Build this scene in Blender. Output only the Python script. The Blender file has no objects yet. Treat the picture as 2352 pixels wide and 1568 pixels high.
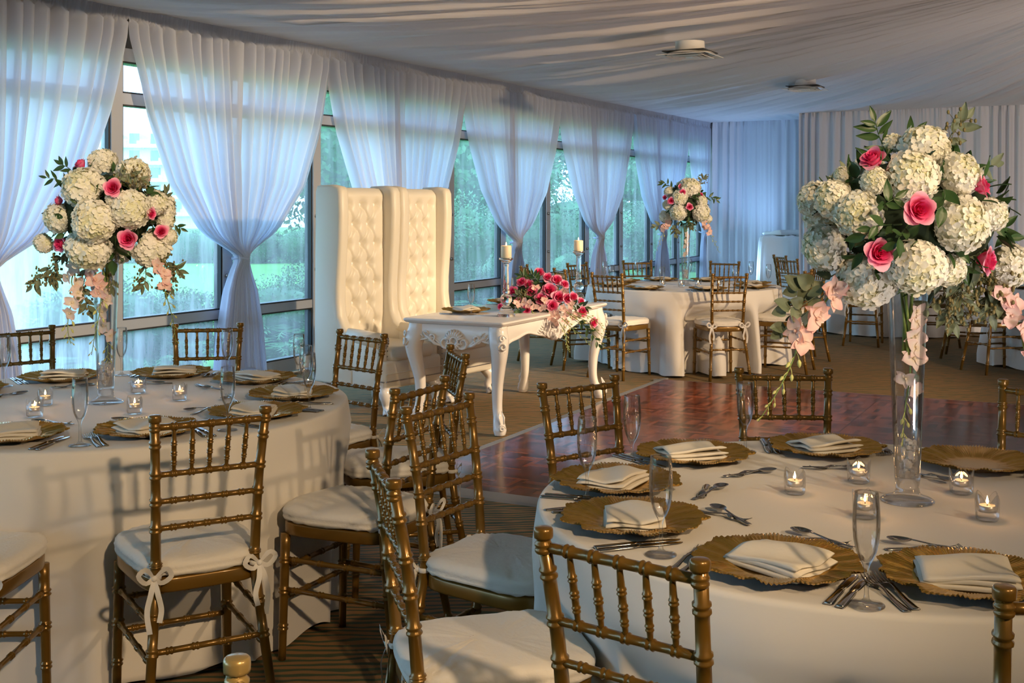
import bpy, math, random
import numpy as np
from mathutils import Vector, Matrix, Quaternion
R = random.Random(7)
C = bpy.context.scene.collection
PI = math.pi
# ------------------------------------------------------------------ mesh helper
class MB:
    def __init__(s): s.v = []; s.f = []
    def add(s, v, f):
        b = len(s.v); s.v += [tuple(p) for p in v]; s.f += [tuple(i + b for i in q) for q in f]
    def box(s, c, d, rz=0.0, tilt=None):
        m = Matrix.Rotation(rz, 3, 'Z')
        if tilt: m = m @ tilt
        vs = [Vector(c) + m @ Vector((x * d[0] / 2, y * d[1] / 2, z * d[2] / 2)) for x in (-1, 1) for y in (-1, 1) for z in (-1, 1)]
        s.add(vs, [(0, 1, 3, 2), (4, 6, 7, 5), (0, 4, 5, 1), (2, 3, 7, 6), (0, 2, 6, 4), (1, 5, 7, 3)])
    def rbox(s, c, d, b=0.01, rz=0.0):
        # box with a chamfered outline and chamfered top and bottom
        hx, hy, hz = d[0] / 2, d[1] / 2, d[2] / 2; b = min(b, hx * .95, hy * .95, hz * .95)
        def ring(k, z):
            x, y = hx - k, hy - k; q = b * .999
            return [(x - q, -y, z), (x, -y + q, z), (x, y - q, z), (x - q, y, z), (-x + q, y, z), (-x, y - q, z), (-x, -y + q, z), (-x + q, -y, z)]
        rows = [ring(b * .9, -hz), ring(b * .25, -hz + b * .25), ring(0, -hz + b), ring(0, hz - b), ring(b * .25, hz - b * .25), ring(b * .9, hz)]
        rows = [[(max(-1e9, x), y, z) for x, y, z in r] for r in rows]
        m = Matrix.Rotation(rz, 3, 'Z'); vs = [Vector(c) + m @ Vector(p) for r in rows for p in r]
        fs = [(i * 8 + j, i * 8 + (j + 1) % 8, (i + 1) * 8 + (j + 1) % 8, (i + 1) * 8 + j) for i in range(5) for j in range(8)]
        fs += [tuple(range(7, -1, -1)), tuple(range(40, 48))]; s.add(vs, fs)
    def tube(s, pts, rad, n=10, cap=True, sq=0.0, up=None):
        P = [Vector(p) for p in pts]; N = len(P)
        if not hasattr(rad, '__len__'): rad = [rad] * N
        T = [((P[min(i + 1, N - 1)] - P[max(i - 1, 0)]).normalized()) for i in range(N)]
        a = Vector(up) if up else (Vector((0, 0, 1)) if abs(T[0].z) < .9 else Vector((1, 0, 0)))
        x = (a - T[0] * a.dot(T[0])).normalized(); vs = []
        for i in range(N):
            x = x - T[i] * x.dot(T[i])
            x = x.normalized() if x.length > 1e-9 else T[i].orthogonal().normalized()
            y = T[i].cross(x)
            for k in range(n):
                t = 2 * PI * (k + .5) / n; c, q = math.cos(t), math.sin(t)
                if sq:
                    m = 1 / max(abs(c), abs(q)); e = 1 + sq * (m - 1)
                else: e = 1
                vs.append(P[i] + (x * c + y * q) * rad[i] * e)
        fs = [(i * n + k, i * n + (k + 1) % n, (i + 1) * n + (k + 1) % n, (i + 1) * n + k) for i in range(N - 1) for k in range(n)]
        if cap: fs += [tuple(range(n - 1, -1, -1)), tuple(range((N - 1) * n, N * n))]
        s.add(vs, fs)
    def lathe(s, prof, n=24, c=(0, 0, 0), fn=None):
        # profile of (r, z); a radius of 0 becomes a pole
        vs = []; idx = []
        for r, z in prof:
            if r < 1e-6: idx.append([len(vs)]); vs.append((c[0], c[1], c[2] + z))
            else:
                row = []
                for k in range(n):
                    t = 2 * PI * k / n; rr, zz = (r, z) if fn is None else fn(r, z, t)
                    row.append(len(vs)); vs.append((c[0] + rr * math.cos(t), c[1] + rr * math.sin(t), c[2] + zz))
                idx.append(row)
        fs = []
        for a, b in zip(idx[:-1], idx[1:]):
            for k in range(n):
                k2 = (k + 1) % n
                if len(a) == 1 and len(b) == 1: continue
                if len(a) == 1: fs.append((a[0], b[k2], b[k]))
                elif len(b) == 1: fs.append((a[k], a[k2], b[0]))
                else: fs.append((a[k], a[k2], b[k2], b[k]))
        s.add(vs, fs)
    def grid(s, fn, nu, nv, cu=False):
        vs = [fn(i / nu, j / nv) for j in range(nv + 1) for i in range(nu if cu else nu + 1)]
        w = nu if cu else nu + 1
        s.add(vs, [(j * w + i, j * w + (i + 1) % w, (j + 1) * w + (i + 1) % w, (j + 1) * w + i) for j in range(nv) for i in range(nu)])
    def ball(s, c, r, n=8, m=6, sc=(1, 1, 1)):
        vs0 = len(s.v); pr = [(r * math.sin(PI * i / m), -r * math.cos(PI * i / m)) for i in range(m + 1)]
        s.lathe(pr, n)
        for i in range(vs0, len(s.v)):
            p = s.v[i]; s.v[i] = (c[0] + p[0] * sc[0], c[1] + p[1] * sc[1], c[2] + p[2] * sc[2])
    def extrude(s, prof, axis_o, ax, ay, an, t, bev=0.0):
        # prof: 2D loop in (ax, ay); extruded along an by +-t/2 with rounded edges
        o, ax, ay, an = map(Vector, (axis_o, ax, ay, an)); n = len(prof)
        cx = sum(p[0] for p in prof) / n; cy = sum(p[1] for p in prof) / n
        def inset(d):
            out = []
            for i in range(n):
                a, b, c = Vector(prof[i - 1]), Vector(prof[i]), Vector(prof[(i + 1) % n])
                e1 = (b - a).normalized(); e2 = (c - b).normalized(); nn = Vector((-(e1.y + e2.y), e1.x + e2.x))
                nn = nn.normalized() if nn.length > 1e-6 else Vector((-e1.y, e1.x)); out.append(b + nn * d)
            return out
        area = sum(prof[i - 1][0] * prof[i][1] - prof[i][0] * prof[i - 1][1] for i in range(n)); sg = 1 if area > 0 else -1
        rows = []
        for k, h in ([(bev, -t / 2), (bev * .3, -t / 2 + bev * .3), (0, -t / 2 + bev), (0, t / 2 - bev), (bev * .3, t / 2 - bev * .3), (bev, t / 2)] if bev else [(0, -t / 2), (0, t / 2)]):
            rows.append([o + ax * p[0] + ay * p[1] + an * h for p in inset(k * sg)])
        vs = [p for r in rows for p in r]; m = len(rows)
        fs = [(i * n + j, i * n + (j + 1) % n, (i + 1) * n + (j + 1) % n, (i + 1) * n + j) for i in range(m - 1) for j in range(n)]
        fs += [tuple(range(n - 1, -1, -1)), tuple(range((m - 1) * n, m * n))]; s.add(vs, fs)
    def mesh(s, name, mat, smooth=True, fix=False):
        me = bpy.data.meshes.new(name); me.from_pydata(s.v, [], s.f)
        if fix:
            import bmesh
            bm = bmesh.new(); bm.from_mesh(me); bmesh.ops.recalc_face_normals(bm, faces=bm.faces); bm.to_mesh(me); bm.free()
        if mat: me.materials.append(mat)
        if smooth: me.polygons.foreach_set('use_smooth', [True] * len(me.polygons))
        me.update(); return me
def obj(name, me, parent=None, loc=(0, 0, 0), rot=None, sc=None):
    o = bpy.data.objects.new(name, me); C.objects.link(o); o.location = loc
    if rot is not None:
        if isinstance(rot, Quaternion): o.rotation_mode = 'QUATERNION'; o.rotation_quaternion = rot
        else: o.rotation_euler = rot
    if sc is not None: o.scale = (sc, sc, sc) if not hasattr(sc, '__len__') else sc
    if parent: o.parent = parent
    return o
def sharp(o, ang=40):
    m = o.modifiers.new('edge', 'EDGE_SPLIT'); m.split_angle = math.radians(ang)
def tag(o, label, cat, group=None):
    o['label'] = label; o['category'] = cat
    if group: o['group'] = group
    return o
def thing(name, label, cat, loc=(0, 0, 0), rz=0.0, group=None):
    o = bpy.data.objects.new(name, None); C.objects.link(o); o.location = loc; o.rotation_euler = (0, 0, rz); o.empty_display_size = .1
    return tag(o, label, cat, group)
def struct(name, me, parent=None, **k):
    o = obj(name, me, parent, **k)
    if parent is None: o['kind'] = 'structure'
    return o
def dup(root, loc, rz, label, group=None):
    def cp(o, par):
        c = o.copy(); C.objects.link(c)
        if par: c.parent = par
        for ch in kids.get(o.name, ()): cp(ch, c)
        return c
    kids = {}
    def walk(o):
        kids[o.name] = list(o.children)
        for ch in o.children: walk(ch)
    walk(root); r = cp(root, None); r.location = loc; r.rotation_euler = (0, 0, rz); r['label'] = label
    if group: r['group'] = group
    return r
def cat(pts, n):
    P = [np.array(p, float) for p in pts]; P = [2 * P[0] - P[1]] + P + [2 * P[-1] - P[-2]]; out = []
    m = len(P) - 3
    for q in range(n + 1):
        u = q / n * m; i = min(int(u), m - 1); t = u - i; a, b, c, d = P[i:i + 4]
        out.append(tuple(.5 * (2 * b + (c - a) * t + (2 * a - 5 * b + 4 * c - d) * t * t + (3 * b - a - 3 * c + d) * t ** 3)))
    return out
def lerp(x, xs, ys): return float(np.interp(x, xs, ys))
# ------------------------------------------------------------------ materials
def M(name, col, rough=.5, metal=0., bump=None, bdist=.002, sheen=0., spec=None, emit=None, sss=0., coat=0., var=None):
    m = bpy.data.materials.new(name); m.use_nodes = True; nt = m.node_tree; b = nt.nodes['Principled BSDF']
    b.inputs['Base Color'].default_value = (*col, 1); b.inputs['Roughness'].default_value = rough; b.inputs['Metallic'].default_value = metal
    if sheen: b.inputs['Sheen Weight'].default_value = sheen
    if spec is not None: b.inputs['Specular IOR Level'].default_value = spec
    if coat: b.inputs['Coat Weight'].default_value = coat; b.inputs['Coat Roughness'].default_value = .1
    if sss: b.inputs['Subsurface Weight'].default_value = sss; b.inputs['Subsurface Radius'].default_value = (.01, .006, .004)
    if emit: b.inputs['Emission Color'].default_value = (*emit[0], 1); b.inputs['Emission Strength'].default_value = emit[1]
    if bump or var:
        tc = nt.nodes.new('ShaderNodeTexCoord'); nz = nt.nodes.new('ShaderNodeTexNoise')
        nz.inputs['Scale'].default_value = bump or 30; nz.inputs['Detail'].default_value = 3
        nt.links.new(tc.outputs['Object'], nz.inputs['Vector'])
        if bump:
            bp = nt.nodes.new('ShaderNodeBump'); bp.inputs['Strength'].default_value = .6; bp.inputs['Distance'].default_value = bdist
            nt.links.new(nz.outputs['Fac'], bp.inputs['Height']); nt.links.new(bp.outputs['Normal'], b.inputs['Normal'])
        if var:
            mx = nt.nodes.new('ShaderNodeMix'); mx.data_type = 'RGBA'; mx.inputs[6].default_value = (*col, 1); mx.inputs[7].default_value = (*var, 1)
            nt.links.new(nz.outputs['Fac'], mx.inputs[0]); nt.links.new(mx.outputs[2], b.inputs['Base Color'])
    return m
def nodes(name):
    m = bpy.data.materials.new(name); m.use_nodes = True; nt = m.node_tree; nt.nodes.clear()
    def n(t, **k):
        x = nt.nodes.new('ShaderNode' + t)
        for a, v in k.items():
            if a in ('op',): x.operation = v
            else: setattr(x, a, v)
        return x
    return m, nt, n, nt.links.new
def mat_fabric(name, col, trans, transp, weave=400):
    m, nt, n, L = nodes(name); d = n('BsdfDiffuse'); t = n('BsdfTranslucent'); p = n('BsdfTransparent'); o = n('OutputMaterial')
    d.inputs[0].default_value = t.inputs[0].default_value = (*col, 1)
    a = n('MixShader'); b = n('MixShader'); a.inputs[0].default_value = trans; b.inputs[0].default_value = transp
    L(d.outputs[0], a.inputs[1]); L(t.outputs[0], a.inputs[2]); L(a.outputs[0], b.inputs[1]); L(p.outputs[0], b.inputs[2]); L(b.outputs[0], o.inputs[0]); return m
def mat_thin_glass(name, tint=(1, 1, 1), rough=.02, mul=1.0, base=.03):
    m, nt, n, L = nodes(name); p = n('BsdfTransparent'); g = n('BsdfGlossy'); f = n('LayerWeight'); x = n('MixShader'); o = n('OutputMaterial'); mm = n('Math', op='MULTIPLY_ADD')
    p.inputs[0].default_value = (*tint, 1); g.inputs['Roughness'].default_value = rough; f.inputs[0].default_value = .25
    mm.inputs[1].default_value = mul * .8; mm.inputs[2].default_value = base
    L(f.outputs['Fresnel'], mm.inputs[0]); L(mm.outputs[0], x.inputs[0]); L(p.outputs[0], x.inputs[1]); L(g.outputs[0], x.inputs[2]); L(x.outputs[0], o.inputs[0]); return m
def mat_glass(name, col=(1, 1, 1), ior=1.45):
    m, nt, n, L = nodes(name); g = n('BsdfGlass'); o = n('OutputMaterial'); g.inputs['IOR'].default_value = ior; g.inputs['Color'].default_value = (*col, 1); g.inputs['Roughness'].default_value = 0.0
    L(g.outputs[0], o.inputs[0]); return m
def mat_radial(name, stops, rough=.5, axis=None, sss=0.):
    # colour by distance from the object's own origin (petal centre to rim); axis restricts to one coordinate
    m, nt, n, L = nodes(name); tc = n('TexCoord'); o = n('OutputMaterial'); b = n('BsdfPrincipled'); tr = n('BsdfTranslucent'); mx = n('MixShader'); rp = n('ValToRGB')
    if axis is None:
        ln = n('VectorMath', op='LENGTH'); L(tc.outputs['Object'], ln.inputs[0]); L(ln.outputs['Value'], rp.inputs[0])
    else:
        sx = n('SeparateXYZ'); L(tc.outputs['Object'], sx.inputs[0])
        if axis == 'xy':
            cb = n('CombineXYZ'); L(sx.outputs[0], cb.inputs[0]); L(sx.outputs[1], cb.inputs[1]); ln = n('VectorMath', op='LENGTH'); L(cb.outputs[0], ln.inputs[0]); L(ln.outputs['Value'], rp.inputs[0])
        else: L(sx.outputs[axis], rp.inputs[0])
    cr = rp.color_ramp
    while len(cr.elements) < len(stops): cr.elements.new(.5)
    for e, (p, c) in zip(cr.elements, stops): e.position = p; e.color = (*c, 1)
    b.inputs['Roughness'].default_value = rough; mx.inputs[0].default_value = .25
    L(rp.outputs[0], b.inputs['Base Color']); L(rp.outputs[0], tr.inputs[0]); L(b.outputs[0], mx.inputs[1]); L(tr.outputs[0], mx.inputs[2]); L(mx.outputs[0], o.inputs[0]); return m
m_gold = M('gold_lacquer', (.205, .108, .016), .3, .4, coat=.4)
m_gold_pale = M('pale_gold_lacquer', (.52, .36, .13), .32, .35, coat=.5)
m_cushion = M('ivory_cotton', (.80, .76, .69), .85, bump=60, bdist=.004, sheen=.2)
m_ribbon = M('white_ribbon', (.80, .77, .72), .7)
m_cloth = M('white_linen', (.83, .80, .745), .8, bump=5, bdist=.006, sheen=.15)
m_napkin = M('ivory_napkin', (.83, .78, .68), .8, bump=45, bdist=.002)
m_plate = M('gold_glass', (.78, .46, .10), .2, .92)
m_steel = M('polished_steel', (.42, .41, .40), .16, 1.0)
m_flute = mat_thin_glass('clear_thin_glass', (.995, .995, .995), .02, .8, .05)
m_glass = mat_glass('clear_glass'); m_votive = mat_thin_glass('votive_glass', (.985, .985, .985), .03, .65, .07)
def mat_sparkle(name):
    m, nt, n, L = nodes(name); p = n('BsdfTransparent'); g = n('BsdfGlossy'); d = n('BsdfDiffuse'); a = n('MixShader'); b = n('MixShader'); o = n('OutputMaterial'); g.inputs['Roughness'].default_value = .03; a.inputs[0].default_value = .55; b.inputs[0].default_value = .5; d.inputs[0].default_value = (.95, .96, 1, 1)
    L(p.outputs[0], a.inputs[1]); L(g.outputs[0], a.inputs[2]); L(a.outputs[0], b.inputs[1]); L(d.outputs[0], b.inputs[2]); L(b.outputs[0], o.inputs[0]); return m
m_gem = mat_sparkle('crystal')
m_tin = M('tealight_tin', (.75, .72, .7), .35, .6)
m_wax = M('tealight_wax', (.95, .55, .30), .5, sss=.5, emit=((1, .35, .12), 1.2))  # emission paints in the flame's light glowing through the wax
m_pillar = M('ivory_wax', (.92, .78, .58), .5, sss=.4)
m_flame = M('flame', (1, .6, .2), .5, emit=((1, .55, .18), 40))
m_silver = M('silver_rim', (.7, .7, .7), .15, 1.0)
m_white_paint = M('white_lacquer', (.80, .77, .75), .22, coat=.3)
m_leather = M('ivory_leather', (.80, .75, .64), .42, bump=220, bdist=.0006)
m_nail = M('pewter_nails', (.35, .33, .32), .3, 1.0)
m_crystal_btn = M('crystal_button', (.95, .95, .95), .08, 0, spec=1.0)
m_curtain = mat_fabric('sheer_white_drape', (.81, .85, .95), .57, .045)
m_drape = M('white_drape', (.80, .80, .84), .85, sheen=.2)
m_ceiling = M('white_ceiling_silk', (.70, .68, .70), .7, sheen=.2)
m_alu = M('brushed_aluminium', (.46, .48, .52), .4, .3)
m_header = M('grey_header', (.10, .11, .11), .6)
m_rubber = M('black_gasket', (.015, .015, .017), .5)
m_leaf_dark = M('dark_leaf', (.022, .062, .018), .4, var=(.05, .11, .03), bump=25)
m_leaf_euc = M('eucalyptus_leaf', (.12, .165, .10), .55, var=(.17, .20, .12))
m_seed = M('eucalyptus_seed', (.17, .14, .05), .6)
m_bud = M('orchid_bud', (.52, .58, .17), .5, var=(.66, .64, .28))
m_stem = M('green_stem', (.20, .30, .07), .5)
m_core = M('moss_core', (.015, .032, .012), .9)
m_hyd = mat_radial('hydrangea_petal', [(.0, (.52, .56, .22)), (.78, (.82, .82, .54)), (.93, (.95, .94, .86))], .6)
m_rose = mat_radial('rose_petal', [(0, (.72, .02, .14)), (.3, (.90, .06, .25)), (.55, (.95, .20, .42)), (.9, (.98, .50, .66))], .5, 'xy')
m_orchid = mat_radial('orchid_petal', [(0, (.80, .50, .42)), (.4, (.92, .70, .62)), (1, (.90, .52, .50))], .5)
m_orchid_white = mat_radial('pale_orchid_petal', [(0, (.85, .72, .45)), (.4, (.90, .80, .74)), (1, (.88, .66, .64))], .5)
m_vent = M('white_metal_vent', (.85, .83, .80), .4)
m_vent_dark = M('vent_shadow_gap', (.05, .05, .05), .7)
def floor_mats():
    m, nt, n, L = nodes('striped_carpet'); tc = n('TexCoord'); mp = n('Mapping'); w = n('TexWave'); nz = n('TexNoise'); rp = n('ValToRGB'); b = n('BsdfPrincipled'); o = n('OutputMaterial'); bp = n('Bump'); fz = n('TexNoise'); mx = n('Mix', data_type='RGBA'); mx.blend_type = 'MULTIPLY'
    w.wave_type = 'BANDS'; w.bands_direction = 'Y'; w.inputs['Scale'].default_value = 6.5; w.inputs['Distortion'].default_value = 6; w.inputs['Detail'].default_value = 2; w.inputs['Detail Scale'].default_value = 1.4
    mp.inputs['Rotation'].default_value = (0, 0, math.radians(-8)); mp.inputs['Scale'].default_value = (.45, 1.15, 1)
    L(tc.outputs['Object'], mp.inputs[0]); L(mp.outputs[0], w.inputs[0]); L(w.outputs['Fac'], rp.inputs[0])
    cr = rp.color_ramp; cr.elements[0].position = .25; cr.elements[0].color = (.05, .085, .032, 1); cr.elements[1].position = .60; cr.elements[1].color = (.42, .185, .05, 1)
    fz.inputs['Scale'].default_value = 500; L(tc.outputs['Object'], fz.inputs[0]); mx.inputs[0].default_value = .7; L(rp.outputs[0], mx.inputs[6]); L(fz.outputs['Fac'], mx.inputs[7])
    g = n('MixRGB') if False else n('Gamma'); g.inputs[1].default_value = .8; L(mx.outputs[2], g.inputs[0]); L(g.outputs[0], b.inputs['Base Color']); b.inputs['Roughness'].default_value = .9
    bp.inputs['Distance'].default_value = .004; L(fz.outputs['Fac'], bp.inputs['Height']); L(bp.outputs[0], b.inputs['Normal']); L(b.outputs[0], o.inputs[0])
    carpet = m
    m, nt, n, L = nodes('parquet'); tc = n('TexCoord'); b = n('BsdfPrincipled'); o = n('OutputMaterial')
    # finger parquet: strips turn by 90 degrees from one square block to the next
    sx = n('SeparateXYZ'); L(tc.outputs['Object'], sx.inputs[0])
    ck = n('TexChecker'); ck.inputs['Scale'].default_value = 1 / .152; L(tc.outputs['Object'], ck.inputs[0])
    pick = n('Mix', data_type='FLOAT'); L(ck.outputs['Fac'], pick.inputs[0]); L(sx.outputs[0], pick.inputs[2]); L(sx.outputs[1], pick.inputs[3])
    oth = n('Mix', data_type='FLOAT'); L(ck.outputs['Fac'], oth.inputs[0]); L(sx.outputs[1], oth.inputs[2]); L(sx.outputs[0], oth.inputs[3])
    s1 = n('Math', op='SNAP'); s1.inputs[1].default_value = .0304; L(pick.outputs[0], s1.inputs[0]); s2 = n('Math', op='SNAP'); s2.inputs[1].default_value = .152; L(oth.outputs[0], s2.inputs[0])
    cb = n('CombineXYZ'); L(s1.outputs[0], cb.inputs[0]); L(s2.outputs[0], cb.inputs[1]); wn = n('TexWhiteNoise'); L(cb.outputs[0], wn.inputs[0])
    rp = n('ValToRGB'); cr = rp.color_ramp; cr.elements[0].color = (.040, .008, .005, 1); cr.elements[1].color = (.25, .066, .034, 1); L(wn.outputs['Value'], rp.inputs[0])
    bk = n('TexBrick'); bk.inputs['Color1'].default_value = bk.inputs['Color2'].default_value = (1, 1, 1, 1); bk.inputs['Mortar'].default_value = (.25, .22, .2, 1); bk.offset = 0
    bk.inputs['Scale'].default_value = 1; bk.inputs['Brick Width'].default_value = .912; bk.inputs['Row Height'].default_value = .912; bk.inputs['Mortar Size'].default_value = .004; L(tc.outputs['Object'], bk.inputs[0])
    mu = n('Mix', data_type='RGBA'); mu.blend_type = 'MULTIPLY'; mu.inputs[0].default_value = 1; L(rp.outputs[0], mu.inputs[6]); L(bk.outputs['Color'], mu.inputs[7]); L(mu.outputs[2], b.inputs['Base Color'])
    nz = n('TexNoise'); nz.inputs['Scale'].default_value = 3; L(tc.outputs['Object'], nz.inputs[0]); rr = n('MapRange'); rr.inputs[3].default_value = .13; rr.inputs[4].default_value = .20; b.inputs['Specular IOR Level'].default_value = .14; L(nz.outputs['Fac'], rr.inputs[0]); L(rr.outputs[0], b.inputs['Roughness'])
    L(b.outputs[0], o.inputs[0]); return carpet, m
m_carpet, m_parquet = floor_mats()
def pane_mat(name, haze, tint):
    m, nt, n, L = nodes(name); tc = n('TexCoord'); mp = n('Mapping'); nz = n('TexNoise'); n2 = n('TexNoise'); rr = n('MapRange'); o = n('OutputMaterial')
    mp.inputs['Scale'].default_value = (7, 7, .9); nz.inputs['Scale'].default_value = 1.0; nz.inputs['Detail'].default_value = 6; nz.inputs['Roughness'].default_value = .65
    L(tc.outputs['Object'], mp.inputs[0]); L(mp.outputs[0], nz.inputs[0])
    rr.inputs[1].default_value = .35; rr.inputs[2].default_value = .75; rr.inputs[3].default_value = haze * .45; rr.inputs[4].default_value = haze * 1.5; L(nz.outputs['Fac'], rr.inputs[0])
    p = n('BsdfTransparent'); p.inputs[0].default_value = (*tint, 1); h = n('BsdfTranslucent'); h.inputs[0].default_value = (.80, .93, 1.0, 1)
    gl = n('BsdfGlossy'); gl.inputs['Roughness'].default_value = .02; fr = n('Fresnel'); fr.inputs[0].default_value = 1.5
    a = n('MixShader'); L(rr.outputs[0], a.inputs[0]); L(p.outputs[0], a.inputs[1]); L(h.outputs[0], a.inputs[2])
    b = n('MixShader'); L(fr.outputs[0], b.inputs[0]); L(a.outputs[0], b.inputs[1]); L(gl.outputs[0], b.inputs[2]); L(b.outputs[0], o.inputs[0]); return m
m_pane_fog = pane_mat('fogged_glass', .62, (.70, .87, .96))
m_pane = pane_mat('misted_glass', .18, (.64, .86, .92))
m_pane_wet = pane_mat('wet_glass', .32, (.70, .88, .96))
# ------------------------------------------------------------------ the place: camera stands at (0,0,1.5) looking along +Y
FPX, HY, EYE = 2680.0, 476.0, 1.5
cam = bpy.data.cameras.new('camera'); co = bpy.data.objects.new('camera', cam); C.objects.link(co)
co.location = (0, 0, EYE); co.rotation_euler = (PI / 2, 0, 0); cam.sensor_width = 36; cam.lens = FPX / 2352 * 36; cam.shift_y = -(784 - HY) / 2352; cam.clip_end = 300
bpy.context.scene.camera = co
def ray(px, py, D): return Vector(((px - 1176) / FPX * D, D, EYE - (py - HY) / FPX * D))
UX, UY = .4745, .8803
def W(t, v, z=0.): return Vector((-1.80 + UX * t + UY * v, 10.62 + UY * t - UX * v, z))   # t along the window wall, v into the room
RU = math.atan2(UY, UX)      # heading of the window wall
def W3(t, v, z=0.): return tuple(W(t, v, z))
T1, T2, V2 = 11.18, 9.82, 1.886
# ------------------------------------------------------------------ room shell
def quad(a, b, c, d): 
    m = MB(); m.add([a, b, c, d], [(0, 1, 2, 3)]); return m
mb = MB(); mb.box((0, 0, -.06), (1, 1, .1))
def slab(t0, t1, v0, v1, z0, z1):
    m = MB(); m.add([W3(t, v, z) for t in (t0, t1) for v in (v0, v1) for z in (z0, z1)], [(0, 1, 3, 2), (4, 6, 7, 5), (0, 4, 5, 1), (2, 3, 7, 6), (0, 2, 6, 4), (1, 5, 7, 3)]); return m
struct('floor', slab(-14, T1 + .2, -.2, 15, -.1, 0).mesh('floor', m_carpet, False))
struct('wall_left', slab(-14, T1 + .3, -.32, -.2, 2.6, 4.7).mesh('wall_left', m_header, False))
struct('wall_back', slab(T1 + .12, T1 + .25, -.3, 15, 0, 4.6).mesh('wall_back', m_drape, False))
struct('wall_right', slab(-14, T1 + .25, 15, 15.15, 0, 4.6).mesh('wall_right', m_drape, False))
struct('wall_near', slab(-14.15, -14, -.3, 15.15, 0, 4.6).mesh('wall_near', m_drape, False))
struct('roof', slab(-14.2, T1 + .3, -.4, 15.2, 4.7, 4.8).mesh('roof', m_header, False))  # unseen slab, added to stop sky light leaking in above the curtains
# tent ceiling: silk gathered to one point, pinned along the walls
def ceiling():
    pk_t, pk_v, pk_z = 4.97, 8.0, 4.35; per = []
    t0, t1, v0, v1 = -14, T1 + .02, -.07, 15
    def seg(a, b, n): return [(a[0] + (b[0] - a[0]) * i / n, a[1] + (b[1] - a[1]) * i / n) for i in range(n)]
    per += seg((t0, v0), (T2, v0), 780) + seg((T2, v0), (T2, v1), 482) + seg((T2, v1), (t0, v1), 60) + seg((t0, v1), (t0, v0), 60)
    n = len(per); rr = random.Random(3)
    def noise1(k, amp, cells):
        kn = [rr.uniform(-1, 1) for _ in range(cells)]
        x = k / n * cells; i = int(x) % cells; f = x - int(x); f = f * f * (3 - 2 * f); return amp * (kn[i] * (1 - f) + kn[(i + 1) % cells] * f)
    kn = {c: [rr.uniform(-1, 1) for _ in range(c)] for c in (90, 230, 520)}
    def nz(k, c):
        x = k / n * c; i = int(x) % c; f = x - int(x); f = f * f * (3 - 2 * f); return kn[c][i] * (1 - f) + kn[c][(i + 1) % c] * f
    rows = 26; vs = []
    def rg(k, c): return 1 - 2 * abs(nz(k, c)) ** .7
    for j in range(rows):
        s = j / (rows - 1) * .985
        for k in range(n):
            t, v = per[k]; sh = .02 * nz(k, 230) * math.sin(s * 3)
            ss = min(.985, s + sh)
            z = 2.98 + (pk_z - 2.98) * ss ** 1.55 - .05 * math.sin(PI * ss)
            am = min(1, s * 8) * (1 - .75 * s)
            z += am * (.07 * nz(k, 90) - .05 * rg((k + 9 * s) % n, 230) - .024 * rg((k + 300 + 14 * s) % n, 520) + .05 * nz((k + 20 * s) % n, 230))
            vs.append(W3(t + (pk_t - t) * ss, v + (pk_v - v) * ss, z))
    fs = [(j * n + k, (j + 1) * n + k, (j + 1) * n + (k + 1) % n, j * n + (k + 1) % n) for j in range(rows - 1) for k in range(n)]
    m = MB(); m.v = vs; m.f = fs; fs.append(tuple(range((rows - 1) * n, rows * n)))
    m.grid(lambda u, q: W3(T2 - .03 + (t1 - T2 + .04) * q, v0 + (V2 + .12) * u, 2.985 + .02 * math.sin(PI * q) * (nz(int(u * 90) + 5, 520) + .6 * math.sin(60 * u))), 90, 10); return m
struct('ceiling', ceiling().mesh('ceiling', m_ceiling))
# windows, one bay each, posts every 1.2 m
OFF = -.15
def bar(mb, t0, t1, z0, z1, dv=.07, v=OFF):
    mb.add([W3(t, v + d, z) for t in (t0, t1) for d in (-dv / 2, dv / 2) for z in (z0, z1)], [(0, 1, 3, 2), (4, 6, 7, 5), (0, 4, 5, 1), (2, 3, 7, 6), (0, 2, 6, 4), (1, 5, 7, 3)])
for k in range(-8, 12):
    t0 = -2.23 + 1.2 * k; t1 = min(t0 + 1.2, T1 + .1); nwin = k + 9
    if t0 > T1: break
    f = MB(); bar(f, t0 - .055, t0 + .055, 0, 2.7, .10)
    for z0, z1 in ((.03, .14), (.575, .65), (2.275, 2.36), (2.60, 2.70)): bar(f, t0 + .055, t1 - .055, z0, z1)
    w = struct('window_%d' % nwin, f.mesh('window_frame', m_alu, False))
    g = MB()
    for zz in ((.14, .575), (.65, 2.275), (2.36, 2.6)):
        bar(g, t0 + .055, t0 + .072, *zz, .075); bar(g, t1 - .072, t1 - .055, *zz, .075); bar(g, t0 + .072, t1 - .072, zz[1] - .012, zz[1], .075); bar(g, t0 + .072, t1 - .072, zz[0], zz[0] + .012, .075)
    obj('gasket', g.mesh('gasket', m_rubber, False), w)
    for zz in ((.14, .575), (.65, 2.275), (2.36, 2.6)):
        p = MB(); p.add([W3(t0 + .06, OFF, zz[0]), W3(t1 - .06, OFF, zz[0]), W3(t1 - .06, OFF, zz[1]), W3(t0 + .06, OFF, zz[1])], [(0, 1, 2, 3)])
        obj('pane', p.mesh('pane', m_pane_fog if k < 0 else m_pane_wet if k < 1 else m_pane, False), w)
    for z in (.93, 1.42):
        p = MB(); a = W(t0 - .02, OFF + .05, z); b = W(t0 - .02, OFF + .075, z); p.tube([a, b], .016, 12); obj('latch', p.mesh('latch', m_nail), w)
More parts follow.
